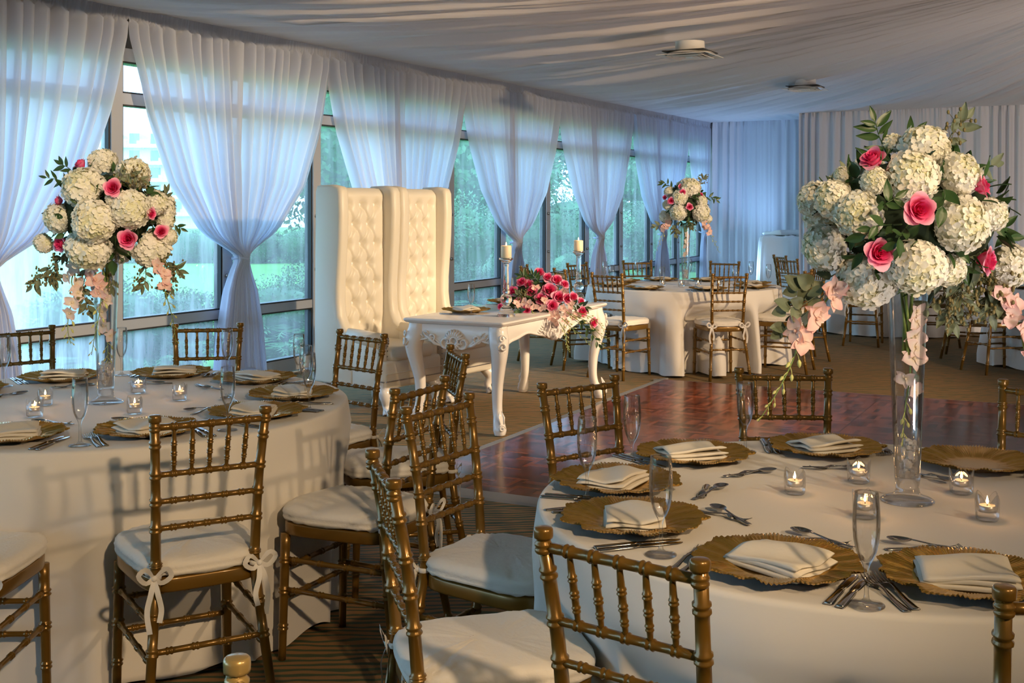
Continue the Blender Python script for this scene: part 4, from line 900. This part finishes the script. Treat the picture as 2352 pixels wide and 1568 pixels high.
def vase(x, y, H, rt, label, where):
    z = TZ + .001; v = thing('trumpet_vase', label, 'vase', (x, y, z), 0, 'tall trumpet vases')
    m = MB(); m.lathe([(0, 0), (.066, 0), (.067, .003), (.060, .008), (.045, .013), (.032, .020), (.029, .030), (.030, .052), (0, .055)], 36); obj('foot', m.mesh('foot', m_votive, True, True), v)
    m = MB(); m.lathe([(.030, .050), (.032, .06), (.037, .2), (.045, .42), (rt - .002, H - .02), (rt, H), (rt - .003, H), (rt - .005, H - .02), (.042, .42), (.034, .2), (.029, .062), (0, .058)], 40); obj('body', m.mesh('body', m_flute, True, True), v)
    g = MB(); r = random.Random(int(x * 100))
    for k in range(75):
        zz = .062 + .085 * (k / 75) + r.uniform(0, .012); rr = (.030 + .03 * (zz - .06) - .009) * math.sqrt(r.random()); a = r.uniform(0, 6.3); s = r.uniform(.005, .0095); b = MB(); b.ball((rr * math.cos(a), rr * math.sin(a), zz), s, 5, 3, (1, r.uniform(.7, 1.3), r.uniform(.7, 1.3))); g.add(b.v, b.f)
    o = obj('crystal_gems', g.mesh('crystal_gems', m_gem, False, True), None, (x, y, z)); o['kind'] = 'stuff'; tag(o, 'clear crystal gems filling the bottom of the %s vase' % where, 'crystal gems')
    return v
class Arr:
    def __init__(s, x, y, H, cpx, a, b, c, label):
        s.o = Vector((x, y, TZ + H)); s.e = thing('floral_arrangement', label, 'flower arrangement', s.o, 0, 'tall white hydrangea and pink rose arrangements'); s.D = y; s.c = ray(*cpx, y); s.a, s.b, s.cc = a, b, c; s.n = 0
    def at(s, px, py, k=1.0, lift=0.0):
        p = ray(px, py, s.D); dx, dz = (p.x - s.c.x) / s.a, (p.z - s.c.z) / s.b; q = 1 - dx * dx - dz * dz; return ray(px, py, s.D - k * s.cc * math.sqrt(max(q, 0)) - lift)
    def normal(s, p): d = p - s.c; return Vector((d.x / s.a, d.y / s.cc, d.z / s.b)).normalized()
    def hyd(s, px, py, r):
        p = s.at(px, py); R_ = r / FPX * p.y; nv = s.normal(p); obj('hydrangea', HYD[s.n % 3], s.e, p - s.o, toward(nv), R_); s.n += 1
        q = Vector((p.x, 2 * s.c.y - p.y, p.z))
        if q.y - s.c.y > .09: obj('hydrangea', HYD[(s.n + 1) % 3], s.e, q - s.o, toward(s.normal(q)), R_)
    def rose(s, px, py, r, turn=None):
        p = s.at(px, py, 1.0, r / FPX * s.D * .65 + .035); nv = s.normal(p) if turn is None else Vector(turn); obj('rose', RO[s.n % 2], s.e, p - s.o, toward(nv), r / FPX * p.y * 1.02); s.n += 1
    def core(s, n, L):
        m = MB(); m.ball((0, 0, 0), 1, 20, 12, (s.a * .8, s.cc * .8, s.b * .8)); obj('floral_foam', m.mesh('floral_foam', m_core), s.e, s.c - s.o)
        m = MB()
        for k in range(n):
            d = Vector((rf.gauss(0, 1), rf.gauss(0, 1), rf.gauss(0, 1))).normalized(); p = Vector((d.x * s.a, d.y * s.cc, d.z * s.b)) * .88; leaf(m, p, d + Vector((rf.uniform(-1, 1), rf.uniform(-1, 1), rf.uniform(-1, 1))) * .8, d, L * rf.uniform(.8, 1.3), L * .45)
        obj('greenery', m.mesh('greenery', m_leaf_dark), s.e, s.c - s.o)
        z0 = s.c.z - s.b * .8; m = MB()
        for k in range(5): a = k * 1.26; m.tube([(.02 * math.cos(a), .02 * math.sin(a), 0), (.012 * math.cos(a + 2), .012 * math.sin(a + 2), -.20)], .004, 6)
        obj('stems', m.mesh('stems', m_stem), s.e, (0, 0, .02))
    def spr(s, pts, kind, n, L, w, k=.9, name=None, lift=0.0):
        P = [s.at(x, y, k, lift) for x, y in pts]; P[0] = P[0].lerp(s.c, .25); sprig(s.e, s.o, P, kind, n, L, w, name or {'round': 'eucalyptus_sprig', 'seeded': 'seeded_eucalyptus_sprig', 'point': 'leaf_sprig'}[kind])
    def orc(s, pts, nb, size, nbud, ms=OP, f1=.6, k=.8, lift=.04):
        P = [s.at(x, y, k, lift) for x, y in pts]; orchid_spray(s.e, s.o, P, nb, size, nbud, ms, .05, f1)
# right
VR = (1.01, 2.98); vase(*VR, .555, .052, 'tall clear trumpet vase of the nearest round table, right foreground', 'right')
A = Arr(*VR, .555, (2103, 500), .245, .190, .20, 'large white hydrangea and pink rose arrangement in the right foreground'); A.core(160, .05)
for h in ((2125, 340, 58), (2201, 400, 53), (2094, 406, 62), (1914, 458, 46), (1973, 494, 56), (1895, 568, 56), (1989, 645, 68), (2107, 612, 67), (2209, 513, 66), (2278, 492, 40), (2312, 612, 56), (2010, 415, 34), (2180, 620, 40), (1935, 400, 20), (2050, 330, 26)): A.hyd(*h)
for r in ((2003, 362, 37, (-.55, -.45, .7)), (2113, 481, 45, (.05, -1, .12)), (2021, 581, 41, (.1, -1, .05)), (2261, 427, 30, (.85, -.45, .25)), (2272, 600, 38, (.8, -.6, -.1))): A.rose(*r)
A.spr([(2040, 360), (2022, 320), (2010, 280)], 'point', 9, .055, .020, .6); A.spr([(2075, 345), (2085, 320), (2100, 305)], 'point', 4, .055, .020, .8)
A.spr([(2160, 340), (2185, 310), (2215, 275)], 'seeded', 5, .055, .024, .4); A.spr([(2230, 400), (2255, 385), (2285, 378)], 'round', 3, .05, .022, .4)
A.spr([(2000, 455), (2030, 470), (2055, 455)], 'point', 6, .05, .021, 1.0, lift=.05); A.spr([(2060, 520), (2010, 520), (1985, 545)], 'point', 6, .048, .022, 1.0, lift=.06); A.spr([(2080, 520), (2065, 545), (2060, 570)], 'point', 5, .045, .02, 1.0, lift=.06); A.spr([(2165, 420), (2170, 440), (2165, 475)], 'point', 2, .065, .035, 1.0, lift=.05)
A.spr([(2270, 510), (2300, 520), (2322, 555)], 'point', 5, .045, .018, .5); A.spr([(1960, 400), (1945, 395), (1930, 390)], 'seeded', 3, .03, .014, .4); A.spr([(1975, 430), (1990, 415), (1960, 410)], 'point', 4, .05, .03, .7)
A.spr([(1930, 630), (1880, 650), (1830, 665)], 'round', 6, .046, .040, .9); A.spr([(1915, 640), (1860, 690), (1805, 710)], 'round', 6, .046, .040, .9, lift=.03); A.spr([(1900, 650), (1850, 720), (1795, 760)], 'round', 6, .042, .036, .6)
A.spr([(2190, 590), (2205, 650), (2205, 705)], 'seeded', 10, .055, .024, .9, lift=.02); A.spr([(2200, 585), (2250, 650), (2275, 720)], 'seeded', 11, .06, .026, .8, lift=.02); A.spr([(2180, 610), (2170, 680), (2190, 740)], 'seeded', 8, .055, .024, .8); A.spr([(2215, 580), (2280, 640), (2300, 700)], 'seeded', 8, .06, .026, .9, lift=.03); A.spr([(2150, 640), (2145, 680), (2130, 710)], 'round', 4, .055, .025, .8)
A.orc([(1935, 640), (1890, 700), (1845, 760), (1820, 830), (1785, 900), (1742, 968)], 6, .036, 10, OP, .52); A.orc([(2290, 660), (2315, 700), (2340, 745), (2352, 800), (2365, 850), (2372, 900)], 6, .036, 8, OP, .7)
def vase_orchid(x, y, H, where, pts, nb, nbud, size):
    o = Vector((x, y, TZ + H * .5)); e = thing('orchid_stem', 'pale pink orchid stem standing inside the %s vase' % where, 'orchid', o, 0, 'orchid stems inside the vases'); P = [Vector((x + dx, y + dy, TZ + z)) for dx, dy, z in pts]
    sp = orchid_spray(e, o, P, nb, size, nbud, OW, .02, .66)
vase_orchid(*VR, .555, 'right', [(.01, 0, .50), (.012, .004, .42), (.004, -.006, .32), (-.008, 0, .22), (-.012, .004, .12)], 7, 7, .033)
# left
VL = (-1.56, 4.48); vase(*VL, .57, .050, 'tall clear trumpet vase of the left round table, before the wet window', 'left')
A = Arr(*VL, .57, (247, 490), .205, .185, .19, 'white hydrangea and pink rose arrangement on the left table'); A.core(140, .05)
for h in ((236, 372, 34), (306, 400, 40), (191, 430, 49), (300, 480, 46), (217, 508, 52), (134, 501, 36), (204, 571, 53), (348, 571, 46), (360, 466, 29), (380, 505, 24), (100, 558, 24), (390, 545, 20), (262, 455, 20)): A.hyd(*h)
for r in ((183, 374, 19, (-.5, -.3, .75)), (258, 431, 25, (.1, -1, .2)), (137, 560, 23, (-.45, -.9, 0)), (292, 549, 27, (.05, -1, .05)), (370, 531, 19, (.2, -.9, .4)), (132, 460, 16, (-.8, -.4, .2)), (348, 491, 16, (.8, -.5, 0)), (340, 408, 10, (.8, -.3, .3))): A.rose(*r)
A.spr([(180, 400), (160, 388), (143, 378)], 'point', 6, .05, .018, .7); A.spr([(165, 420), (140, 415), (108, 408)], 'point', 6, .045, .014, .5); A.spr([(260, 415), (290, 400), (325, 415)], 'seeded', 7, .05, .02, 1.0, lift=.06); A.spr([(310, 430), (335, 445), (352, 440)], 'point', 5, .05, .028, .8, lift=.03); A.spr([(355, 480), (378, 460), (384, 440)], 'round', 5, .04, .018, .5); A.spr([(370, 515), (395, 515), (415, 524)], 'point', 6, .04, .015, .6)
A.spr([(150, 580), (110, 620), (75, 655)], 'seeded', 9, .05, .02, .6); A.spr([(140, 590), (120, 620), (125, 640)], 'seeded', 8, .05, .022, .8); A.spr([(270, 560), (265, 590), (240, 600)], 'point', 4, .06, .035, .9, lift=.02); A.spr([(370, 580), (390, 610), (412, 620)], 'seeded', 7, .05, .02, .6); A.spr([(355, 590), (335, 630), (330, 655)], 'seeded', 6, .05, .02, .8); A.spr([(380, 590), (390, 630), (385, 665)], 'seeded', 8, .05, .02, .7); A.spr([(210, 610), (190, 660), (205, 710)], 'seeded', 9, .055, .024, .9, lift=.03); A.spr([(240, 610), (258, 640), (255, 660)], 'seeded', 5, .045, .018, .8)
A.orc([(185, 600), (165, 640), (170, 680), (158, 720), (156, 760), (163, 790)], 6, .036, 7, OW, .62); A.orc([(215, 600), (222, 640), (232, 670), (228, 720), (218, 770), (210, 815)], 5, .038, 8, OP, .45, .8, .06); A.orc([(362, 600), (370, 630), (378, 665), (388, 700), (398, 740), (405, 790)], 4, .033, 9, OP, .42)
vase_orchid(*VL, .57, 'left', [(-.02, -.02, .48), (-.005, -.01, .40), (.0, 0, .30), (.008, 0, .20), (.006, .004, .12)], 6, 8, .031)
# far
VF = (1.665, 11.2); vase(*VF, .575, .052, 'tall clear trumpet vase of the far round table', 'far')
A = Arr(*VF, .575, (1577, 470), .20, .20, .19, 'smallest looking hydrangea and rose arrangement, on the far table'); A.core(140, .05)
for h in ((1585, 432, 25), (1561, 455, 18), (1558, 487, 20), (1610, 488, 22), (1528, 498, 15), (1537, 440, 13), (1533, 470, 12), (1627, 503, 10), (1612, 462, 14)): A.hyd(*h)
for r in ((1564, 428, 8, (0, -1, .3)), (1568, 441, 9, (0, -1, .2)), (1527, 453, 7, (-.6, -.7, .1)), (1541, 461, 10, (-.2, -1, 0)), (1584, 475, 10, (0, -1, 0)), (1624, 484, 8, (.7, -.7, 0)), (1611, 446, 6, (.5, -.6, .5))): A.rose(*r)
A.spr([(1545, 435), (1535, 424), (1522, 420)], 'point', 7, .06, .02, .6); A.spr([(1605, 430), (1612, 415), (1617, 408)], 'seeded', 6, .06, .022, .4); A.spr([(1620, 455), (1632, 452), (1645, 460)], 'point', 7, .06, .022, .5); A.spr([(1590, 450), (1600, 452), (1604, 440)], 'point', 5, .06, .035, .9, lift=.05); A.spr([(1545, 505), (1520, 515), (1505, 520)], 'round', 6, .06, .03, .7); A.spr([(1580, 500), (1585, 515), (1590, 520)], 'seeded', 8, .06, .024, .9); A.spr([(1555, 510), (1550, 525), (1553, 538)], 'seeded', 6, .06, .03, .8)
A.orc([(1540, 508), (1530, 520), (1520, 545), (1508, 575)], 5, .036, 7, OP, .5); A.orc([(1615, 510), (1625, 530), (1640, 555), (1652, 580)], 5, .036, 7, OP, .45)
vase_orchid(*VF, .575, 'far', [(.01, -.01, .50), (.01, 0, .40), (-.005, 0, .28), (.0, 0, .16)], 7, 5, .03)
# low arrangement on the white table
lo_ = tc + td * .02 + tn * .16; lo_.z = TZ + .001; e = thing('rose_centrepiece', 'low cascading pink rose centrepiece with trailing buds on white carved table', 'flower arrangement', lo_)
def lowat(px, py, D): return ray(px, py, D) - lo_
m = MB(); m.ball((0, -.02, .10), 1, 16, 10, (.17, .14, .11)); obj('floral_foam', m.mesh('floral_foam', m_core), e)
m = MB()
for k in range(170):
    d = Vector((rf.gauss(0, 1), rf.gauss(0, 1), abs(rf.gauss(0, .8)) - .1)).normalized(); p = Vector((d.x * .19, -.02 + d.y * .14, .05 + d.z * .13)); leaf(m, p, d + Vector((rf.uniform(-1, 1), rf.uniform(-1, 1), rf.uniform(-.4, 1))) * .7, d, .06, .026)
obj('greenery', m.mesh('greenery', m_leaf_dark), e)
yc = lo_.y
def lowD(px, py):
    # surface of the mound: nearer the camera low down, farther up high
    return yc - .20 + (.30 * max(0, (700 - py)) / 80) * .55 - .10 * max(0, (py - 705)) / 40
for k, (x, y, r) in enumerate(((1238, 625, 12), (1258, 636, 11), (1279, 642, 13), (1198, 647, 12), (1214, 652, 11), (1178, 668, 12), (1221, 670, 15), (1262, 666, 17), (1242, 686, 14), (1284, 682, 15), (1303, 685, 12), (1269, 701, 13), (1317, 681, 11), (1335, 692, 9), (1338, 716, 13), (1210, 711, 11), (1149, 704, 8), (1364, 741, 12), (1297, 652, 10), (1190, 690, 8))):
    D = lowD(x, y); p = lowat(x, y, D); dx = (x - 1250) / 90; obj('rose', RO[k % 2], e, p, toward((dx * .8, -1, .35 + (690 - y) / 120)), r / FPX * D * 1.3)
for k, (x, y) in enumerate(((1230, 660), (1250, 690), (1296, 668), (1215, 698), (1312, 700), (1327, 722), (1187, 698), (1203, 694), (1228, 705), (1247, 708), (1264, 724), (1280, 722), (1305, 719), (1295, 708), (1318, 728), (1298, 735), (1275, 738))):
    D = lowD(x, y) - .02; obj('orchid_blossom', OP[k % 2], e, lowat(x, y, D), toward((rf.uniform(-.6, .6), -1, rf.uniform(-.3, .5))), .036)
for pts in (((1300, 715), (1340, 745), (1370, 775), (1395, 805)), ((1310, 720), (1350, 740), (1380, 770), (1402, 780)), ((1290, 730), (1315, 755), (1345, 780), (1360, 795)), ((1220, 710), (1228, 730), (1232, 750), (1233, 765)), ((1285, 740), (1298, 765), (1302, 790), (1306, 805)), ((1320, 715), (1355, 728), (1378, 745), (1390, 765))):
    orchid_spray(e, lo_, [ray(x, y, lowD(pts[0][0], pts[0][1]) - .06 - .03 * i) for i, (x, y) in enumerate(pts)], 0, .034, 13, OP, .0, .05)
for pts, kd in ((((1215, 640), (1205, 635), (1195, 632)), 'point'), (((1240, 650), (1230, 640), (1222, 630)), 'point'), (((1300, 700), (1325, 700), (1345, 705)), 'point'), (((1180, 705), (1195, 715), (1190, 720)), 'point'), (((1320, 735), (1350, 755), (1375, 790)), 'point'), (((1215, 690), (1200, 680), (1190, 678)), 'seeded')):
    sprig(e, lo_, [ray(x, y, lowD(x, y) - .01) for x, y in pts], kd, 8, .06, .024, 'leaf_sprig' if kd == 'point' else 'seeded_eucalyptus_sprig')
# ------------------------------------------------------------------ outside
m_grass = M('lawn_grass', (.10, .34, .06), .9, bump=40, bdist=.02, var=(.16, .44, .08)); m_fol = M('garden_foliage', (.022, .115, .035), .6, var=(.06, .20, .05), bump=1.5); m_fol2 = M('light_foliage', (.05, .20, .07), .6, var=(.10, .30, .10), bump=2); m_fern = M('fern_green', (.035, .20, .035), .6); m_trunk = M('tree_bark', (.09, .07, .05), .9, bump=12, bdist=.02); m_bld = M('pale_stucco', (.85, .88, .88), .8); m_bldw = M('dark_window_glass', (.20, .28, .30), .2); m_path = M('garden_soil', (.05, .06, .035), .9, bump=8, bdist=.02)
l = obj('lawn', slab(-60, 70, -110, -.33, -.35, -.2).mesh('lawn', m_grass, False)); l['kind'] = 'structure'
s_ = obj('planting_bed', slab(-20, 30, -1.6, -.34, -.2, -.12).mesh('planting_bed', m_path, False)); s_['kind'] = 'structure'
def crown(seed, n, q, mat, sx=1, sz=1, name='crown', shape=1):
    r = random.Random(seed); m = MB()
    for k in range(n):
        d = Vector((r.gauss(0, 1), r.gauss(0, 1), r.gauss(0, 1))).normalized(); b = 1 + .22 * math.sin(4 * d.x + seed) * math.sin(5 * d.y) + .15 * math.sin(7 * d.z + 2 * seed); p = Vector((d.x * sx, d.y * sx, d.z * sz)) * b * r.uniform(.72, 1); u = Vector((r.uniform(-1, 1), r.uniform(-1, 1), r.uniform(-1, .4))).normalized(); v = (u.cross(d) if u.cross(d).length > .1 else u.orthogonal()).normalized(); m.add([p - u * q, p + v * q * .45, p + u * q, p - v * q * .45], [(0, 1, 2, 3)])
    b = MB(); b.ball((0, 0, 0), .74, 14, 10, (sx, sx, sz)); m.add(b.v, b.f); return m.mesh(name, mat, False)
CR = [crown(1, 7000, .05, m_fol), crown(2, 7000, .05, m_fol2)]; BU = [crown(5, 9000, .034, m_fol, 1, .8, 'foliage'), crown(6, 9000, .034, m_fol2, 1, .8, 'foliage')]
TRK = MB(); TRK.tube([(0, 0, 0), (.05, .02, .8), (-.03, .0, 1.6), (.02, 0, 2.4)], [.17, .13, .11, .08], 10); TRK.tube([(-.02, 0, 1.4), (.4, .1, 2.1), (.7, .2, 2.6)], [.07, .05, .03], 7); TRK.tube([(-.02, 0, 1.5), (-.4, -.1, 2.2), (-.6, -.3, 2.7)], [.07, .05, .03], 7); TRK = TRK.mesh('trunk', m_trunk)
TR = ((17.5, -13, 2.4, 3.4, 'hazy one between the left curtain and thrones'), (13.5, -6.6, 2.0, 2.9, 'behind the throne backs'), (18.0, -9.4, 2.4, 3.3, 'right of the thrones'), (23, -12, 2.6, 3.6, 'behind the nearer candle curtain'), (29, -14.5, 3.0, 4.0, 'behind the farther candle curtain'), (36, -18, 3.4, 4.4, 'seen by the far flowers'), (44, -14, 4.0, 4.6, 'at the end of the window row'), (33, -7.5, 3.0, 3.4, 'low one right of the far flowers'), (46, -25, 4.6, 5.6, 'back row, far end'), (25.5, -6.6, 1.9, 3.0, 'near one left of the far flowers'))
for i, (t, v, s, h, lb) in enumerate(TR):
    p = W(t, v, -.2); T = thing('garden_tree', 'green leafy tree through misted windows, ' + lb, 'tree', p, i * 1.3, 'trees outside the windows'); obj('trunk', TRK, T, (0, 0, 0), None, (1, 1, h / 2.4)); obj('crown', CR[i % 2], T, (0, 0, h + .1), (0, 0, i), (s, s, s * .95))
ORD = 'first second third fourth fifth sixth seventh eighth ninth tenth eleventh twelfth'.split()
for i in range(7):
    b = obj('garden_bush', BU[i % 2], None, (-12.4 + 1.15 * i, 36 + .3 * math.sin(i * 3), .28), (0, 0, i * 2.1), (.95, .95, .8)); tag(b, 'bush of the clipped hedge across the lawn, %s from the left' % ORD[i], 'bush', 'hedge bushes across the lawn')
BG = ((8.2, -4.6, 1.15), (10.6, -5.0, 1.3), (13.2, -4.2, 1.2), (15.8, -4.9, 1.4), (18.6, -3.9, 1.3), (21.6, -3.6, 1.35), (24.6, -4.4, 1.5), (28, -5.2, 1.6), (32, -4.4, 1.6), (37, -6, 2.0), (42, -6.5, 2.2), (48, -8, 2.4))
for i, (t, v, q) in enumerate(BG):
    b = obj('tall_bush', BU[i % 2], None, W(t, v, -.2 + .7 * q), (0, 0, i * 1.9), (q, q, q * 1.05)); tag(b, 'tall green bush beyond the glass right of the thrones, %s along the window row' % ORD[i], 'bush', 'tall bushes along the window row')
for i in range(12):
    q = .62 + .08 * math.sin(i * 4); b = obj('low_shrub', BU[(i + 1) % 2], None, W(-3.4 + 1.25 * i, -1.75 - .25 * (i % 2), -.15 + q * .7), (0, 0, i * 1.7), (q * 1.1, q * .8, q)); tag(b, 'low dark shrub against the window foot outside, %s from the left' % ORD[i], 'shrub', 'shrubs along the window foot')
def fern(seed):
    r = random.Random(seed); m = MB()
    for k in range(16):
        a = k * 2.4; L = r.uniform(.5, .75); ln = r.uniform(.5, 1.0); P = [Vector((math.cos(a) * L * q * ln, math.sin(a) * L * q * ln, L * (1.1 * q - .75 * q * q) * 1.3)) for q in [i / 12 for i in range(13)]]; m.tube(P, .006, 4, False); sd = Vector((-math.sin(a), math.cos(a), 0))
        for i in range(2, 13):
            w = .16 * math.sin(PI * (i / 13) ** .7); t = (P[i] - P[i - 1]).normalized()
            for s in (-1, 1): q = P[i] + sd * s * w + t * w * .35 - Vector((0, 0, .02)); m.add([P[i] - t * .016, P[i] + t * .016, q], [(0, 1, 2)])
    return m.mesh('fern', m_fern, False)
FE = [fern(1), fern(2)]
k = 0
for t in [-5.6 + .75 * i for i in range(20)]:
    o = obj('fern', FE[k % 2], None, W(t + .1 * math.sin(k * 5), -.95 - .28 * (k % 2), -.13), (0, 0, k * 1.7), 1.0 + .12 * math.sin(k * 3)); tag(o, 'green fern low outside the glass, %d from the left of the fern row' % (k + 1) if False else 'green fern growing low outside the misted glass', 'fern', 'ferns along the outside of the glass'); k += 1
B = thing('building_outside', 'pale multi-storey building with balconies seen through the left window', 'building', (-27, 95, -.3), .15)
B.scale = (.45, .45, .45)
m = MB(); m.box((0, 0, 8), (26, 10, 16)); obj('wall', m.mesh('wall', m_bld, False), B)
for r in range(5):
    m = MB(); m.box((0, 0, 2.6 + 3 * r), (26.6, 12, .35)); sl = obj('balcony', m.mesh('balcony', m_bld, False), B); m = MB()
    for c in range(14): m.box((-12 + c * 1.85, -5.9, 3.2 + 3 * r), (.5, .12, 1.0)); m.box((-12 + c * 1.85, 5.9, 3.2 + 3 * r), (.5, .12, 1.0))
    obj('railing', m.mesh('railing', m_bld, False), sl)
    for c in range(7):
        m = MB(); m.box((-10.8 + c * 3.6, 0, 4.1 + 3 * r), (1.7, 10.1, 1.8)); obj('window', m.mesh('window', m_bldw, False), B)
# ------------------------------------------------------------------ light: overcast sky outside, warm ceiling spots and added fill spots inside
sc = bpy.context.scene
w = bpy.data.worlds.new('sky'); sc.world = w; w.use_nodes = True; bg = w.node_tree.nodes['Background']; bg.inputs[0].default_value = (.50, .71, 1.0, 1); bg.inputs[1].default_value = 5.6
def spot(loc, tgt, e, col, ang, size=.08, blend=.6):  # makes both the room's warm spots and the added fill spots
    l = bpy.data.lights.new('room_or_fill_spot', 'SPOT'); l.energy = e; l.color = col; l.spot_size = math.radians(ang); l.spot_blend = blend; l.shadow_soft_size = size
    o = bpy.data.objects.new('room_or_fill_spot', l); C.objects.link(o); o.location = loc; o.rotation_euler = (Vector(tgt) - Vector(loc)).to_track_quat('-Z', 'Y').to_euler(); return o
WARM = (1.0, .69, .39)
spot((6.6, 5.6, 3.4), (-.5, 8.7, .9), 2700, (1, .73, .45), 40)
spot((5.2, 4.8, 3.4), (1.6, 11, .8), 1300, WARM, 46)
spot((3.6, -.2, 3.1), (.9, 3.0, 1.0), 250, WARM, 60)
spot((1.6, -1.0, 3.1), (-1.5, 4.5, 1.0), 600, WARM, 50)
# narrow fill spots without real fixtures, added to brighten the flower arrangements
spot((2.6, .2, 3.0), (1.0, 2.98, 1.45), 230, (1, .77, .52), 16, .05)
spot((.4, .6, 3.0), (-1.56, 4.48, 1.45), 480, (1, .76, .50), 12, .05)
spot((4.2, 5.6, 3.2), (1.66, 11.2, 1.5), 500, (1, .78, .52), 9, .05)
spot((4.4, 2.6, 3.3), (.2, 8.4, .9), 520, (1, .76, .52), 9, .05)
# unseen fill spots added low down to brighten the draped ceiling
spot((8.5, 5.5, .4), (5.5, 12, 3.6), 520, (1, .80, .66), 110, .3)
spot((2.0, 1.5, .4), (1.5, 10, 3.3), 110, (1, .86, .80), 90, .3)
spot((7.5, 12.0, .4), (6.0, 16, 3.0), 150, (1, .82, .70), 120, .3)
a_ = W(10.2, .9, .25); spot(a_, W(9.9, 1.2, 3.0), 120, (.30, .55, 1), 120, .2)  # added blue fill in the corner, stands in for daylight on the drapes
vs = sc.view_settings; vs.view_transform = 'Standard'; vs.look = 'None'; vs.gamma = 1; vs.use_curve_mapping = False; vs.exposure = 0
cy = sc.cycles; cy.max_bounces = 8; cy.diffuse_bounces = 4; cy.glossy_bounces = 4; cy.transmission_bounces = 8; cy.transparent_max_bounces = 16; cy.caustics_reflective = False; cy.caustics_refractive = False; cy.use_denoising = True; cy.use_adaptive_sampling = True; cy.adaptive_threshold = .02; cy.sample_clamp_indirect = 6
